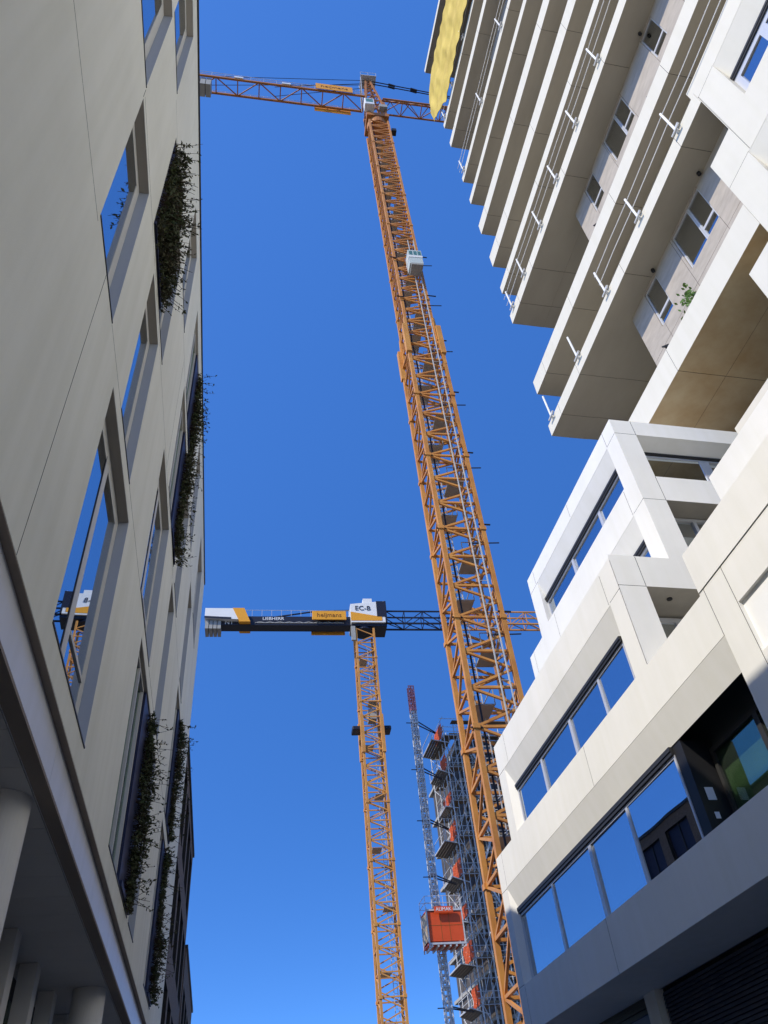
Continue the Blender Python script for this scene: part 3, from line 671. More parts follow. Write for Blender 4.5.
# ---- big crane
c1 = (12.62, 31.62)
mc = thing('tower_crane', (c1[0], c1[1], 0), 'tallest orange tower crane, its mast carrying a pale lift cabin beside the white tower', 'crane', 'tower cranes')
def W1(x, y, z): return Vector((c1[0], c1[1], 0)) + rotz(Vector((x, y, z)), ROT)
z = 0.0; ZS = 48.6; ZT = 91.5
zl = [0 + 6.07 * k for k in range(9)]
for k in range(8): mast_section(c1, ROT, 2.42, zl[k], zl[k + 1], 3, 0.23, 0.125).build('mast_section', M['orange'], mc)
zu = [48.56 + 6.13 * k for k in range(8)]
for k in range(7): mast_section(c1, ROT, 2.06, zu[k], zu[k + 1], 4, 0.20, 0.105).build('mast_section', M['orange'], mc)
# climbing collar where the mast narrows
m_ = MB()
for (x, y) in ((-1.25, -1.25), (1.25, -1.25), (1.25, 1.25), (-1.25, 1.25)):
    m_.bar(W1(x, y, 47.2), W1(x, y, 50.6), 0.36); m_.bar(W1(x * 0.99, y * 0.99, 46.0), W1(x * 0.86, y * 0.86, 52.0), 0.2)
m_.build('climbing_collar', M['orange2'], mc)
for k in range(28):
    zz = 4.3 + 3.05 * k
    m_ = MB(); sx = -0.9 if k % 2 else -0.05
    a, b, c_, d = W1(sx, -0.8, zz), W1(sx + 0.95, -0.8, zz), W1(sx + 0.95, 0.8, zz), W1(sx, 0.8, zz)
    up = Vector((0, 0, 0.06)); m_.hexa([a, b, c_, d, a + up, b + up, c_ + up, d + up])
    for p, q in ((a, b), (b, c_)):
        m_.bar(p + Vector((0, 0, 1.0)), q + Vector((0, 0, 1.0)), 0.04); m_.bar(p, p + Vector((0, 0, 1.0)), 0.04)
    m_.build('rest_platform', M['grey'], mc)
m_ = MB()
for x in (-0.55, -0.15): m_.bar(W1(x, 0.45, 1), W1(x, 0.45, ZT), 0.05)
zz = 1
while zz < ZT: m_.bar(W1(-0.55, 0.45, zz), W1(-0.15, 0.45, zz), 0.03); zz += 0.3
m_.build('ladder', M['galv'], mc)
m_ = MB(); zz = 1.0
while zz < 90:
    m_.tube(W1(-0.75 + 0.04 * math.sin(zz), -0.9, zz), W1(-0.75 + 0.04 * math.sin(zz + 3), -0.9, zz + 3.02), 0.05, 6); zz += 3
m_.build('power_cable', M['black'], mc)
m_ = MB()
for x in (0.30, 0.78):
    m_.bar(W1(x, -1.42, 0.5), W1(x, -1.42, 63.5), 0.06)
zz = 1
while zz < 63: m_.bar(W1(0.30, -1.42, zz), W1(0.78, -1.42, zz), 0.022); zz += 1.5
m_.build('lift_rail', M['galv'], mc)
zz = 5.0
while zz < 63:
    m_ = MB()
    for x in (0.3, 0.78): m_.bar(W1(x, -1.42, zz), W1(x, -1.0, zz), 0.06)
    m_.bar(W1(0.25, -1.2, zz), W1(1.95, -1.3, zz), 0.05); m_.build('rail_bracket', M['black'], mc); zz += 6.07
for k in range(10):
    m_ = MB(); zz = 6.0 + 6.07 * k
    m_.bar(W1(-1.45, -1.3, zz), W1(-0.9, -1.25, zz), 0.07); m_.bar(W1(1.0, -1.28, zz + .4), W1(1.7, -1.25, zz + .4), 0.07); m_.build('cable_tie', M['black'], mc)
# lift cabin
m_ = MB(); zc = 57.7
def cab(x0, x1, y0, y1, z0, z1, mi=0):
    m_.hexa([W1(x0, y0, z0), W1(x1, y0, z0), W1(x1, y1, z0), W1(x0, y1, z0), W1(x0, y0, z1), W1(x1, y0, z1), W1(x1, y1, z1), W1(x0, y1, z1)], mi)
cab(-0.25, 0.85, -2.45, -1.5, zc, zc + 2.1); lc = m_.build('lift_cabin', M['cabin'], mc)
m_ = MB(); cab(-0.28, 0.88, -2.48, -1.48, zc + 0.95, zc + 1.2); m_.build('white_band', M['whitesteel'], lc)
m_ = MB()
for x in (-0.16, 0.2, 0.54): cab(x, x + 0.26, -2.465, -2.452, zc + 1.35, zc + 1.95)
m_.build('cabin_window', M['glassdark'], lc)
m_ = MB(); cab(-0.15, 0.8, -2.5, -1.5, zc - 0.25, zc - 0.01); m_.build('cabin_floor_frame', M['grey'], lc)
# slewing unit, operator cab
m_ = MB(); m_.tube(W1(0, 0, 91.4), W1(0, 0, 92.6), 1.15, 24); cab(-1.25, 1.25, -1.2, 1.2, 92.6, 93.3); cab(-1.0, 1.0, -1.0, 1.0, 93.3, 97.0) if False else None
for sx in (-1, 1):
    for sy in (-1, 1):
        m_.bar(W1(sx, sy, 93.3), W1(sx, sy, 97.2), 0.24); m_.bar(W1(sx, sy, 93.3), W1(-sx, sy, 97.2), 0.12)
m_.build('slewing_unit', M['rust'], mc)
m_ = MB(); cab(-1.45, -0.35, -1.9, -0.95, 93.9, 95.6); oc = m_.build('operator_cab', M['cranewhite'], mc, bevel=0.06)
m_ = MB(); cab(-1.3, -0.5, -1.915, -1.905, 94.4, 95.4); m_.build('cab_window', M['glassdark'], oc)
m_ = MB(); cab(0.3, 1.2, -1.5, -0.9, 94.6, 95.3); m_.build('switch_cabinet', M['grey'], mc)
m_ = MB(); a, b = W1(-1.6, -0.9, 91.0), W1(1.9, -1.2, 91.4); cab(1.3, 1.8, -1.0, -0.4, 89.2, 89.8); m_.build('floodlight', M['black'], mc)
# apex
AP = W1(-0.15, 0, 107.0)
m_ = MB()
for sx in (-0.95, 0.95):
    for sy in (-0.8, 0.8):
        m_.bar(W1(sx, sy, 97.2), AP + rotz(Vector((sx * 0.25, sy * 0.3, 0)), ROT), 0.2)
for k in range(6):
    t0 = k / 6; t1 = (k + 1) / 6
    f_ = lambda sx, sy, t: W1(sx, sy, 97.2).lerp(AP + rotz(Vector((sx * 0.25, sy * 0.3, 0)), ROT), t)
    for sy in (-0.8, 0.8): m_.bar(f_(-.95, sy, t0), f_(.95, sy, t1), 0.09); m_.bar(f_(-.95, sy, t0), f_(.95, sy, t0), 0.09)
    for sx in (-.95, .95): m_.bar(f_(sx, -.8, t0), f_(sx, .8, t1), 0.09)
m_.build('apex_frame', M['rust'], mc)
m_ = MB(); cab(-1.05, 0.9, -0.8, 0.8, 107.0, 107.12)
for x in (-1.05, -0.1, 0.9):
    for y in (-0.8, 0.8): m_.bar(W1(x, y, 107), W1(x, y, 108.0), 0.035)
for y in (-0.8, 0.8): m_.bar(W1(-1.05, y, 108.0), W1(0.9, y, 108.0), 0.035)
for y in (-0.5, 0.5):
    m_.bar(W1(-1.3, y, 98), W1(-1.0, y, 107.5), 0.07)
zz = 98.5
while zz < 107: m_.bar(W1(-1.3 + 0.3 * (zz - 98) / 9.5, -.5, zz), W1(-1.3 + 0.3 * (zz - 98) / 9.5, .5, zz), 0.05); zz += 0.45
m_.build('apex_platform', M['galv'], mc)
# jibs
RJ = R(-2.3)
W1m = W1
def W1(x, y, z): return Vector((c1[0], c1[1], 0)) + rotz(Vector((x, y, z)), RJ if z > 96.5 and z < 106 else ROT)
def flat_jib(x0, x1, step, y0, y1, zb, zt, ch, br, tri=False):
    mb = MB(); n = max(1, int(round(abs(x1 - x0) / step)))
    if tri:
        ym = (y0 + y1) / 2
        for y in (y0, y1): mb.bar(W1(x0, y, zb), W1(x1, y, zb), ch)
        mb.bar(W1(x0, ym, zt), W1(x1, ym, zt), ch)
    else:
        for y in (y0, y1): mb.bar(W1(x0, y, zb), W1(x1, y, zb), ch, ch * 1.5)
    for k in range(n + 1):
        x = x0 + (x1 - x0) * k / n; mb.bar(W1(x, y0, zb), W1(x, y1, zb), br)
        if k < n:
            xn = x0 + (x1 - x0) * (k + 1) / n; xm = (x + xn) / 2
            if k % 2: mb.bar(W1(x, y0, zb), W1(xn, y1, zb), br * 0.9)
            else: mb.bar(W1(x, y1, zb), W1(xn, y0, zb), br * 0.9)
            if tri:
                for y in (y0, y1): mb.bar(W1(x, y, zb), W1(xm, (y0 + y1) / 2, zt), br * 0.8); mb.bar(W1(xm, (y0 + y1) / 2, zt), W1(xn, y, zb), br * 0.8)
    return mb
ZJ = 99.2
flat_jib(-1.1, -23.0, 2.4, -0.85, 0.85, ZJ, ZJ, 0.2, 0.12).build('counter_jib', M['rust'], mc)
m_ = MB()
for y in (-0.95, 0.95):
    for q in (0.55, 1.1): m_.bar(W1(-1.1, y, ZJ + q), W1(-23, y, ZJ + q), 0.035)
    for k in range(16): m_.bar(W1(-1.1 - 1.46 * k, y, ZJ), W1(-1.1 - 1.46 * k, y, ZJ + 1.1), 0.035)
m_.build('walkway_railing', M['galv'], mc)
flat_jib(1.1, 46.0, 2.4, -0.85, 0.85, ZJ, ZJ + 1.9, 0.17, 0.10, tri=True).build('jib', M['rust'], mc)
for sgn in (-1, 1):
    m_ = MB(); y = 1.0 * sgn - (0.06 if sgn < 0 else -0.06)
    cab(-6.8, -2.5, min(y, y + 0.06 * sgn), max(y, y + 0.06 * sgn), ZJ - 0.1 if sgn < 0 else ZJ - 0.9, ZJ + 1.55 if sgn < 0 else ZJ + 0.75)
    bo = m_.build('name_board', M['yellow'], mc)
    mt = Matrix.Translation(W1(-4.65, y - 0.075 if sgn < 0 else y + 0.075, ZJ + (0.72 if sgn < 0 else -0.08))) @ Matrix.Rotation(RJ + (0 if sgn < 0 else math.pi), 4, 'Z') @ Matrix.Rotation(R(90), 4, 'X')
    text_mesh('heijmans', 0.92, 'lettering', M['letterbrown'], bo, mt)
for k in range(5):
    m_ = MB(); x = -18.6 - 0.62 * k; cab(x - 0.55, x, -0.7, 0.7, ZJ - 2.1, ZJ - 0.15); m_.build('ballast_block', M['grey'], mc)
for x in (-10.2, -15.6):
    m_ = MB(); cab(x - 0.5, x + 0.5, -1.05, -0.65, ZJ + 0.16, ZJ + 0.5); m_.build('lamp_box', M['cranewhite'], mc)
m_ = MB()
for y in (-0.5, 0.5):
    m_.bar(AP + rotz(Vector((0, y * 0.5, -0.2)), ROT), W1(-21.5, y, ZJ + 0.3), 0.05)
    m_.bar(AP + rotz(Vector((0, y * 0.5, -1.2)), ROT), W1(-11.5, y, ZJ + 0.3), 0.05)
for y in (-0.15, 0.15):
    m_.bar(AP + rotz(Vector((0.3, y, 0.1)), ROT), W1(14, y * 0.5, ZJ + 5.6), 0.10); m_.bar(W1(14, y * .5, ZJ + 5.6), W1(24, 0, ZJ + 2.1), 0.10)
    for k in range(1, 5):
        t = k / 5; p = (AP + rotz(Vector((0.3, y, 0.1)), ROT)).lerp(W1(14, y * 0.5, ZJ + 5.6), t); m_.bar(p - Vector((0.4, 0, -0.15)), p + Vector((0.4, 0, -0.15)), 0.2)
m_.build('tie_bar', M['black'], mc)

# ---- second crane (flat top, dark counter jib)
c2 = (14.85, 69.6)
cr = thing('tower_crane', (c2[0], c2[1], 0), 'smaller slender amber tower crane with a navy counter jib and white machinery box, mid picture', 'crane', 'tower cranes')
def W2c(x, y, z): return Vector((c2[0], c2[1], 0)) + rotz(Vector((x, y, z)), R(-3.7))
for k in range(9):
    z0 = 5.2 * k; mast_section(c2, R(-3.7), 1.95, z0, z0 + 5.2, 3, 0.20, 0.10).build('mast_section', M['orange2'], cr)
z0 = 46.8; mast_section(c2, R(-3.7), 1.95, z0, 50.5, 2, 0.20, 0.10).build('mast_section', M['orange2'], cr)
m_ = MB()
def box2(x0, x1, y0, y1, za, zb, mi=0):
    m_.hexa([W2c(x0, y0, za), W2c(x1, y0, za), W2c(x1, y1, za), W2c(x0, y1, za), W2c(x0, y0, zb), W2c(x1, y0, zb), W2c(x1, y1, zb), W2c(x0, y1, zb)], mi)
for k in range(10):
    m_ = MB(); zz = 2.6 + 4.9 * k; sx = -0.75 if k % 2 else -0.1
    box2(sx, sx + 0.85, -0.7, 0.7, zz, zz + 0.06); m_.build('rest_platform', M['grey'], cr)
m_ = MB()
for x in (0.3, 0.62): m_.bar(W2c(x, 0.3, 1), W2c(x, 0.3, 49), 0.05)
zz = 1
while zz < 49: m_.bar(W2c(0.3, 0.3, zz), W2c(0.62, 0.3, zz), 0.03); zz += 0.35
m_.build('ladder', M['galv'], cr)
# wings of the climbing frame
zk = 1.65 + 37.0
for sx in (-1, 1):
    m_ = MB(); a0, a1 = (1.05, 1.95) if sx > 0 else (-1.95, -1.05)
    box2(a0, a1, -0.8, 0.5, zk - 0.1, zk + 0.35)
    m_.build('climbing_wing', M['cranenavy'], cr, bevel=0.1)
m_ = MB(); box2(-0.2, 0.6, -0.6, 0.6, zk + 1.2, zk + 2.3); m_.build('hydraulic_unit', M['grey'], cr)
m_ = MB()
for (x, y) in ((-1, -1), (1, -1), (1, 1), (-1, 1)): m_.bar(W2c(x, y, zk - 2.6), W2c(x, y, zk + 1.4), 0.34)
m_.build('climbing_frame', M['orange2'], cr)
# machinery head
m_ = MB(); m_.tube(W2c(0, 0, 50.5), W2c(0, 0, 50.8), 1.1, 24); box2(-1.35, 1.35, -1.05, 1.05, 50.8, 51.09); m_.build('slewing_unit', M['cranenavy'], cr)
m_ = MB()
m_.hexa([W2c(-1.45, -1.3, 51.1), W2c(2.35, -1.3, 51.1), W2c(2.35, 1.3, 51.1), W2c(-1.45, 1.3, 51.1), W2c(-1.45, -1.3, 53.55), W2c(2.35, -1.3, 54.0), W2c(2.35, 1.3, 54.0), W2c(-1.45, 1.3, 53.55)])
box2(0.0, 1.0, -1.25, 1.25, 53.6, 54.35)
hd = m_.build('machinery_box', M['cranewhite'], cr)
m_ = MB(); m_.hexa([W2c(-1.47, -1.325, 51.3), W2c(2.0, -1.325, 51.3), W2c(2.0, -1.302, 51.3), W2c(-1.47, -1.302, 51.3), W2c(-1.47, -1.325, 52.5), W2c(2.0, -1.325, 51.8), W2c(2.0, -1.302, 51.8), W2c(-1.47, -1.302, 52.5)]); m_.build('stripe', M['yellow'], hd)
m_ = MB(); box2(1.45, 2.5, -1.34, -1.33, 51.85, 53.95); box2(2.36, 2.55, -1.33, 1.33, 51.1, 53.98); box2(-1.0, 2.5, -1.1, 1.1, 50.75, 51.085); m_.build('dark_casing', M['cranenavy'], hd)
def lett(body, size, x, y, z, m, parent):
    text_mesh(body, size, 'lettering', m, parent, Matrix.Translation(W2c(x, y, z)) @ Matrix.Rotation(R(-3.7), 4, 'Z') @ Matrix.Rotation(R(90), 4, 'X'))
lett('EC-B', 0.85, -0.1, -1.335, 52.95, M['letterdark'], hd)
# counter jib: dark girder, white and amber ballast housing
m_ = MB(); box2(-17.0, -1.46, -0.60, -0.46, 51.15, 52.3); box2(-17.0, -1.46, 0.46, 0.60, 51.15, 52.3); box2(-17.0, -1.46, -0.455, 0.455, 51.15, 51.23)
cj = m_.build('counter_jib', M['cranenavy'], cr)
m_ = MB()
for k in range(15): x = -1.6 - 1.06 * k; m_.bar(W2c(x, -0.62, 52.3), W2c(x, -0.62, 53.1), 0.035)
m_.bar(W2c(-1.5, -0.62, 53.1), W2c(-13, -0.62, 53.1), 0.035); m_.build('walkway_railing', M['galv'], cr)
m_ = MB(); m_.bar(W2c(-11.6, -0.63, 51.42), W2c(-2.2, -0.63, 51.42), 0.07)
for k in range(9):
    x = -2.4 - 1.05 * k; m_.bar(W2c(x, -0.63, 51.42), W2c(x - 0.5, -0.63, 51.58), 0.06); m_.bar(W2c(x - 0.5, -0.63, 51.58), W2c(x - 1.05, -0.63, 51.42), 0.06)
m_.build('cable_tray', M['grey'], cj)
lett('LIEBHERR', 0.55, -9.9, -0.615, 51.98, M['letterwhite'], cj)
m_ = MB(); m_.hexa([W2c(-17.2, -1.1, 51.75), W2c(-12.6, -1.1, 51.5), W2c(-12.6, 1.1, 51.5), W2c(-17.2, 1.1, 51.75), W2c(-17.2, -1.1, 53.0), W2c(-13.3, -1.1, 53.0), W2c(-13.3, 1.1, 53.0), W2c(-17.2, 1.1, 53.0)]); hs_ = m_.build('ballast_housing', M['cranewhite'], cr)
m_ = MB(); m_.hexa([W2c(-13.5, -1.12, 51.25), W2c(-12.35, -1.12, 51.25), W2c(-12.35, 1.12, 51.25), W2c(-13.5, 1.12, 51.25), W2c(-14.3, -1.12, 53.04), W2c(-13.05, -1.12, 53.04), W2c(-13.05, 1.12, 53.04), W2c(-14.3, 1.12, 53.04)]); m_.build('stripe', M['yellow'], hs_)
m_ = MB(); m_.hexa([W2c(-17.22, -1.13, 51.7), W2c(-14.4, -1.13, 51.55), W2c(-14.4, -1.105, 51.55), W2c(-17.22, -1.105, 51.7), W2c(-17.22, -1.13, 51.95), W2c(-14.4, -1.13, 51.8), W2c(-14.4, -1.105, 51.8), W2c(-17.22, -1.105, 51.95)]); m_.build('dark_edge', M['cranenavy'], hs_)
lett('NT', 0.7, -14.6, -0.615, 51.45, M['letterwhite'], cj)
for k in range(4):
    m_ = MB(); x = -17.1 + 0.43 * k; box2(x, x + 0.36, -0.8, 0.8, 50.55, 51.6); m_.build('ballast_block', M['grey'], cr)
for sgn in (-1, 1):
    m_ = MB()
    if sgn < 0: box2(-5.7, -1.95, -1.05, -0.95, 51.6, 52.75)
    else: box2(-5.7, -1.95, 0.95, 1.05, 50.95, 52.1)
    bo = m_.build('name_board', M['yellow'], cr, bevel=0.03)
    if sgn < 0: lett('heijmans', 0.78, -3.83, -1.065, 52.2, M['letterbrown'], bo)
m_ = MB(); m_.bar(W2c(-10, -0.4, 52.3), W2c(-5.0, -0.4, 53.2), 0.12); m_.bar(W2c(-5, -0.4, 53.2), W2c(-1.5, -0.4, 53.3), 0.12); m_.build('tie_bar', M['cranenavy'], cr)
m_ = MB(); box2(-1.5, -1.05, -1.15, -0.9, 48.9, 50.7); m_.build('cable_drum_plate', M['grey'], cr)
def jib2(x0, x1, m, name):
    mb = MB(); n = int(round((x1 - x0) / 1.9)); zb, zt = 51.45, 53.1
    for y in (-0.6, 0.6): mb.bar(W2c(x0, y, zb), W2c(x1, y, zb), 0.16)
    for y in (-0.6, 0.6): mb.bar(W2c(x0, y, zt), W2c(x1, y, zt), 0.14)
    for k in range(n):
        a = x0 + (x1 - x0) * k / n; b = x0 + (x1 - x0) * (k + 1) / n
        for y in (-0.6, 0.6):
            mb.bar(W2c(a, y, zb), W2c(a, y, zt), 0.07)
            if k % 2: mb.bar(W2c(a, y, zb), W2c(b, y, zt), 0.08)
            else: mb.bar(W2c(a, y, zt), W2c(b, y, zb), 0.08)
        mb.bar(W2c(a, -.6, zb), W2c(b, .6, zb), 0.07); mb.bar(W2c(a, -.6, zb), W2c(a, .6, zb), 0.07); mb.bar(W2c(a, -.6, zt), W2c(a, .6, zt), 0.07)
    return mb.build(name, m, cr)
jib2(2.55, 11.0, M['cranenavy'], 'jib_root'); jib2(11.05, 48.0, M['orange2'], 'jib')

# ================================================================== HOIST AND SCAFFOLD
hx, hy = 20.25, 72.6
ho = thing('goods_hoist', (hx, hy, 0), 'thin grey lattice hoist mast with a red cage beside the scaffold', 'hoist')
for k in range(30):
    z0 = 1.525 * k; m_ = MB(); w = 0.29
    for (x, y) in ((-w, -w), (w, -w), (w, w), (-w, w)): m_.tube((hx + x, hy + y, z0), (hx + x, hy + y, z0 + 1.52), 0.055, 6)
    for (xa, ya, xb, yb) in ((-w, -w, w, -w), (w, -w, w, w), (w, w, -w, w), (-w, w, -w, -w)):
        m_.bar((hx + xa, hy + ya, z0 + .05), (hx + xb, hy + yb, z0 + .05), 0.09); m_.bar((hx + xa, hy + ya, z0 + .05), (hx + xb, hy + yb, z0 + 1.47), 0.06)
    m_.bar((hx - w, hy - w - 0.06, z0 + .1), (hx + w, hy - w - 0.06, z0 + .1), 0.16)
    for q in (0.5, 1.0, 1.49):
        m_.box(hx - w - .05, hx + w + .05, hy - w - .05, hy - w + .05, z0 + q - .04, z0 + q + .04); m_.box(hx - w - .05, hx + w + .05, hy + w - .05, hy + w + .05, z0 + q - .04, z0 + q + .04); m_.box(hx - .06, hx + .06, hy - w - .06, hy + w, z0 + q - .04, z0 + q + .04)
    m_.bar((hx, hy - w - .05, z0), (hx, hy - w - .05, z0 + 1.49), 0.09)
    m_.build('mast_section', M['redlight'] if k > 27 else M['galv'], ho)
zc = EYE + 17.9
m_ = MB()
x0, x1, y0, y1 = hx - 1.70, hx + 1.55, hy - 2.6, hy - 0.55
m_.box(x0, x1, y0, y1, zc, zc + 0.12); m_.box(x0 + .05, x1 - .05, y1 - .06, y1, zc + .12, zc + 2.7); m_.box(x0 + 0.06, x1 - 0.06, y0 + .1, y1 - .07, zc + 2.62, zc + 2.7)
m_.box(x0 + 0.12, x1 - 0.12, y0 + 0.0, y0 + 0.05, zc + 0.2, zc + 2.5)
cg = m_.build('cage', M['red'], ho)
m_ = MB()
for x in (x0, x1 - 0.09):
    for y in (y0 - 0.05, y1): m_.box(x, x + 0.09, y, y + 0.09, zc - 0.25, zc + 2.85)
m_.box(x0, x1, y0 - .06, y0 + .03, zc + 2.58, zc + 2.72); m_.box(x0, x1, y0 - .06, y0 + .03, zc - .05, zc + .1)
m_.bar((x0 + .04, y0, zc), (x0 + .04, y1, zc + 2.7), 0.06); m_.bar((x0 + .04, y0, zc + 2.7), (x0 + .04, y1, zc), 0.06)
for q in range(6): m_.box(x0 + 0.2 + 0.53 * q, x0 + 0.32 + 0.53 * q, y0 - .04, y1, zc - 0.22, zc - 0.01)
m_.build('cage_frame', M['galv'], cg)
m_ = MB(); m_.box(x0 + .02, x0 + .05, y0 + 0.15, y1 - .1, zc + .3, zc + 2.5); m_.build('side_panel', M['boardedge'], cg)
m_ = MB()
for q in (1.2, 1.95): m_.box(x0 + q, x0 + q + 0.035, y0 - 0.012, y0 - 0.002, zc + 0.2, zc + 2.5)
m_.box(x0 + .12, x1 - .12, y0 - .012, y0 - .002, zc + 1.42, zc + 1.45); m_.build('door_seam', M['letterbrown'], cg)
m_ = MB(); m_.box(x0 + 0.7, x0 + 2.35, y0 - 0.32, y0 - 0.22, zc + 2.35, zc + 2.85); sg = m_.build('sign', M['red'], cg)
text_mesh('ALIMAK', 0.40, 'lettering', M['letterwhite'], sg, Matrix.Translation((x0 + 1.52, y0 - 0.325, zc + 2.61)) @ Matrix.Rotation(R(90), 4, 'X'))
m_ = MB()
for x in (x0, (x0 + x1) / 2, x1):
    for y in (y0, y1): m_.bar((x, y, zc + 2.7), (x, y, zc + 3.8), 0.04)
for q in (3.25, 3.8):
    for y in (y0, y1): m_.bar((x0, y, zc + q), (x1, y, zc + q), 0.035)
    for x in (x0, x1): m_.bar((x, y0, zc + q), (x, y1, zc + q), 0.035)
m_.build('roof_railing', M['galv'], cg)
m_ = MB(); m_.box(hx - .5, hx + .15, hy - 1.2, hy - .5, zc + 2.75, zc + 3.5); m_.box(hx + .3, hx + .7, hy - 1.1, hy - .5, zc + 2.75, zc + 3.3); m_.build('drive_unit', M['grey'], cg)
for q in range(8):
    m_ = MB(); zz = 5 + 5.2 * q
    m_.bar((hx + .3, hy + .3, zz), (hx + 2.8, hy + 2.2, zz), 0.09); m_.bar((hx + .3, hy - .3, zz), (hx + 2.8, hy + 2.0, zz), 0.09); m_.bar((hx - .9, hy, zz), (hx + .3, hy, zz), 0.07)
    m_.build('wall_tie', M['black'], ho)

# scaffold round the building under construction
sx0, sx1, sy0, sy1 = 23.9, 34.9, 74.5, 80.5
H = 42.6; ST = 3.6; r0 = random.Random(3)
ub = thing('unfinished_building', (29, 78, 0), 'dark unfinished concrete building inside the scaffold', 'building')
for k in range(12):
    zz = k * ST + 0.6
    m_ = MB(); m_.box(sx0 + 1.5, sx1 + 8, sy0 + 1.4, sy1 + 8, zz, zz + 0.28); m_.build('floor_slab', M['concrete'], ub)
for (x, y) in ((sx0 + 1.9, sy0 + 1.8), (sx0 + 5.2, sy0 + 1.8), (sx0 + 8.6, sy0 + 1.8), (sx0 + 1.9, sy1 - .5)):
    m_ = MB(); m_.box(x, x + .4, y, y + .4, 0, 40.2); m_.build('concrete_pillar', M['concrete'], ub)
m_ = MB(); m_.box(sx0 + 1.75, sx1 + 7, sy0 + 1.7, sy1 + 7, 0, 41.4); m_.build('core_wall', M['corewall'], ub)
sc = thing('scaffold', (28, 76, 0), 'grey tube scaffold tower with planks and red netting beside the hoist', 'scaffold')
xs = [sx0 + 1.57 * q for q in range(8)]
for x in xs:
    for y in (sy0, sy0 + 1.1):
        m_ = MB(); m_.tube((x, y, 0), (x, y, H + r0.uniform(-1, 1.2)), 0.05, 6); m_.build('upright_pole', M['galv'], sc)
for y in (sy0 + 2.6, sy0 + 4.1, sy1):
    for x in (sx0, sx0 + 1.1):
        m_ = MB(); m_.tube((x, y, 0), (x, y, H + r0.uniform(-2.4, 0.5)), 0.05, 6); m_.build('upright_pole', M['galv'], sc)
for k in range(1, 12):
    zz = k * ST + 1.5
    m_ = MB(); m_.box(sx0 - 0.05, sx1 + .05, sy0 + .05, sy0 + 1.05, zz, zz + 0.06); m_.box(sx0 + .05, sx0 + 1.05, sy0 + 1.06, sy1, zz, zz + 0.06)
    m_.box(sx0 + 0.6, sx1, sy0 - .04, sy0 - .01, zz + .06, zz + .22)
    if k % 3: m_.box(sx0 + 1.2, sx1 + .05, sy0 + 0.15, sy0 + 0.95, zz + 1.8, zz + 1.86)
    m_.build('plank_deck', M['deck'], sc)
    m_ = MB()
    for q in (0.0, 0.5, 1.0, 2.0):
        m_.tube((sx0 - .3, sy0, zz + q - .05), (sx1 + .3, sy0, zz + q - .05), 0.035, 5); m_.tube((sx0, sy0 - .3, zz + q), (sx0, sy1 + .3, zz + q), 0.035, 5)
    for x in xs: m_.tube((x, sy0 - .25, zz - .06), (x, sy0 + 1.5, zz - .06), 0.03, 5)
    m_.build('guard_rail', M['galv'], sc)
    # tilted protection fan sticking out towards the hoist
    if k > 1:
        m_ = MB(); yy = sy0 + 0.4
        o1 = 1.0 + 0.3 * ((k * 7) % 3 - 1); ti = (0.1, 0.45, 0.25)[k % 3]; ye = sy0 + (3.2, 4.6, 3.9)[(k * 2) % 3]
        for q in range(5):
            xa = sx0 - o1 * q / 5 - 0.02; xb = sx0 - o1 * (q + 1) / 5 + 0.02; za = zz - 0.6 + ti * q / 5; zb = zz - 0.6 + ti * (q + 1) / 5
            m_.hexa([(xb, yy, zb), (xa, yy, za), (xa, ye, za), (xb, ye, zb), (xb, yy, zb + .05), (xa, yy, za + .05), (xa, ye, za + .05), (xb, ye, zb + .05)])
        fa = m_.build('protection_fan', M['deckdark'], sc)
        m_ = MB()
        for y_ in (yy, ye): m_.bar((sx0 - o1, y_, zz - .6 + ti), (sx0 + .6, y_, zz - 0.68), 0.08); m_.bar((sx0 - o1, y_, zz - .6 + ti), (sx0 - o1, y_, zz + ti + .5), 0.05)
        m_.bar((sx0 - o1, yy, zz - .56 + ti), (sx0 - o1, ye, zz - .56 + ti), 0.10); m_.bar((sx0 - o1, yy, zz + .45 + ti), (sx0 - o1, ye, zz + .45 + ti), 0.05)
        m_.build('fan_frame', M['galv'], fa)
    # red netting
    m_ = MB(); n0 = len(m_.v); nx, nz = 8, 7
    for j in range(nz + 1):
        for i in range(nx + 1):
            y = sy0 + 0.1 + (2.2 + 0.9 * (k % 2)) * i / nx
            m_.v.append((sx0 - 0.10 + 0.05 * math.sin(i * 1.7 + j * 1.1 + k), y, zz + 0.05 + (1.5 if k % 3 else 1.0) * j / nz + 0.04 * math.sin(i * 2 + k)))
    for j in range(nz):
        for i in range(nx):
            a = j * (nx + 1) + i
            m_.f.append((a, a + 1, a + nx + 2, a + nx + 1)); m_.m.append(0)
    o = m_.build('red_netting', M['net'], sc); sd = o.modifiers.new('thickness', 'SOLIDIFY'); sd.thickness = 0.02
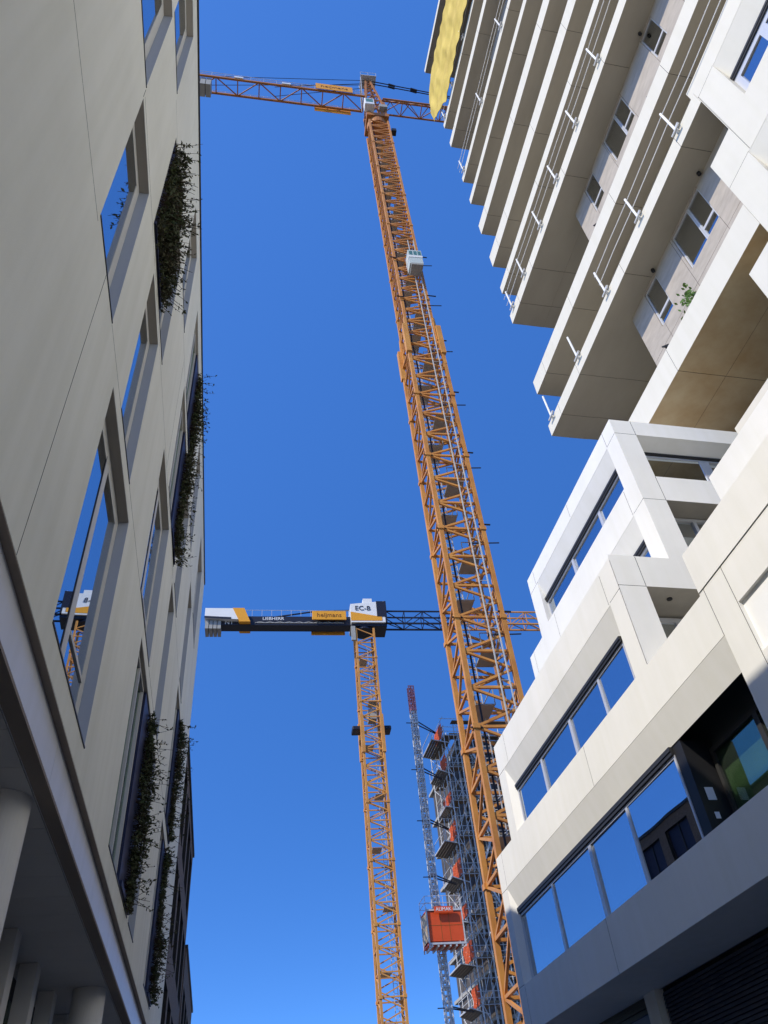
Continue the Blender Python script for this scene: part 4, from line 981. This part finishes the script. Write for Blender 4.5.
# loose sheets, a lattice girder up the corner and side standards
for k in range(2, 11):
    m_ = MB(); zz = k * ST + 1.5
    for q in range(4):
        m_.tube((sx0 + .5 + .55 * q, sy0 - .12, zz), (sx0 + .5 + .55 * q, sy0 - .12, zz + ST - .06), 0.03, 5)
        m_.tube((sx0 + .5 + .55 * q, sy0 - .12, zz + .9 * q), (sx0 + 1.05 + .55 * q, sy0 - .12, zz + .9 * (q + 1) - .02), 0.03, 5)
    for q in range(7): m_.tube((sx0 - .02, sy0 + .2 + .6 * q, zz - .9), (sx0 - .02, sy0 + .2 + .6 * q, zz + 1.0), 0.025, 5)
    m_.build('lattice_girder', M['galv'], sc)
    if k % 2:
        m_ = MB(); m_.hexa([(sx0 + 3.0, sy0 + .2, zz + .06), (sx0 + 4.4, sy0 + .2, zz + .06), (sx0 + 4.4, sy0 + .8, zz + .06), (sx0 + 3.0, sy0 + .8, zz + .06), (sx0 + 3.1, sy0 + .25, zz + .9), (sx0 + 4.2, sy0 + .3, zz + .7), (sx0 + 4.2, sy0 + .7, zz + .75), (sx0 + 3.1, sy0 + .7, zz + .95)]); m_.build('material_stack', M['whitesteel'] if k % 4 == 1 else M['deck'], sc)
# diagonal braces and a stair run
for k in range(11):
    m_ = MB(); za = k * ST + 1.5
    q = k % 2
    m_.tube((xs[0 + q], sy0 - .06, za), (xs[1 + q] if q == 0 else xs[0], sy0 - .06, za + ST), 0.035, 5); m_.build('diagonal_brace', M['galv'], sc); m_ = MB()
    m_.tube((xs[3], sy0 - .06, za), (xs[6], sy0 - .06, za + ST), 0.035, 5); m_.build('diagonal_brace', M['galv'], sc); m_ = MB(); m_.tube((sx0 - .06, sy0 + 1, za), (sx0 - .06, sy1, za + ST), 0.035, 5)
    m_.build('diagonal_brace', M['galv'], sc)
    m_ = MB(); a = (xs[1] + .2, sy0 + .5, za) if q else (xs[2] + .3, sy0 + .5, za); b = (xs[2] + .3, sy0 + .5, za + ST) if q else (xs[1] + .2, sy0 + .5, za + ST)
    for y in (0.25, 0.85): m_.bar((a[0], sy0 - .55 + y, a[2]), (b[0], sy0 - .55 + y, b[2]), 0.06, 0.16)
    for t in range(1, 12):
        p = Vector(a).lerp(Vector(b), t / 12); m_.box(p.x - .12, p.x + .12, sy0 - .3, sy0 + .3, p.z, p.z + .03)
    m_.build('stair_flight', M['galv'], sc)

# ================================================================== light, sky, camera
SUN = Vector((-1.0, -0.50, 1.11)).normalized()
el = math.asin(SUN.z); azm = math.atan2(SUN.x, SUN.y)
w = bpy.data.worlds.new('World'); scene.world = w; w.use_nodes = True
nt = w.node_tree; bg = nt.nodes['Background']
sk = nt.nodes.new('ShaderNodeTexSky'); sk.sky_type = 'NISHITA'; sk.sun_disc = False
sk.sun_elevation = el; sk.sun_rotation = azm % (2 * math.pi); sk.altitude = 0
sk.air_density = 1.1; sk.dust_density = 0.4; sk.ozone_density = 10.0
tc = nt.nodes.new('ShaderNodeTexCoord'); mp = nt.nodes.new('ShaderNodeMapping'); mp.vector_type = 'VECTOR'; mp.inputs['Scale'].default_value = (1, 1, 2.1)
nt.links.new(tc.outputs['Generated'], mp.inputs['Vector']); nm = nt.nodes.new('ShaderNodeVectorMath'); nm.operation = 'NORMALIZE'
nt.links.new(mp.outputs[0], nm.inputs[0]); nt.links.new(nm.outputs[0], sk.inputs['Vector'])
hsv = nt.nodes.new('ShaderNodeHueSaturation'); hsv.inputs['Saturation'].default_value = 1.135; hsv.inputs['Hue'].default_value = 0.507
nt.links.new(sk.outputs[0], hsv.inputs['Color']); nt.links.new(hsv.outputs[0], bg.inputs['Color']); bg.inputs['Strength'].default_value = 0.15
ld = bpy.data.lights.new('sun', 'SUN'); ld.energy = 2.75; ld.angle = R(0.53); ld.color = (1.0, 0.925, 0.80)
lo = bpy.data.objects.new('sun', ld); COL.objects.link(lo); lo.rotation_euler = (-SUN).to_track_quat('-Z', 'Y').to_euler(); lo.location = (0, 0, 60)

cam = bpy.data.cameras.new('camera'); co = bpy.data.objects.new('camera', cam); COL.objects.link(co); scene.camera = co
PITCH, ROLL, YAW, F = 0.75421821, -0.11089333, 0.26229623, 773.52
fwd = Vector((math.sin(YAW) * math.cos(PITCH), math.cos(YAW) * math.cos(PITCH), math.sin(PITCH)))
rt = Vector((math.cos(YAW), -math.sin(YAW), 0)); up = rt.cross(fwd)
c_, s_ = math.cos(ROLL), math.sin(ROLL)
r2 = rt * c_ + up * s_; u2 = -rt * s_ + up * c_
co.matrix_world = Matrix(((r2.x, u2.x, -fwd.x, 0), (r2.y, u2.y, -fwd.y, 0), (r2.z, u2.z, -fwd.z, EYE), (0, 0, 0, 1)))
cam.sensor_fit = 'VERTICAL'; cam.sensor_height = 36.0; cam.lens = F / 1024 * 36.0
cam.clip_start = 0.05; cam.clip_end = 2000

scene.render.engine = 'CYCLES'
scene.cycles.max_bounces = 8; scene.cycles.diffuse_bounces = 5; scene.cycles.glossy_bounces = 4; scene.cycles.transparent_max_bounces = 12
scene.cycles.caustics_reflective = False; scene.cycles.caustics_refractive = False
scene.cycles.use_denoising = True
scene.view_settings.view_transform = 'Standard'; scene.view_settings.look = 'None'
scene.view_settings.exposure = 0.78; scene.view_settings.gamma = 1.0
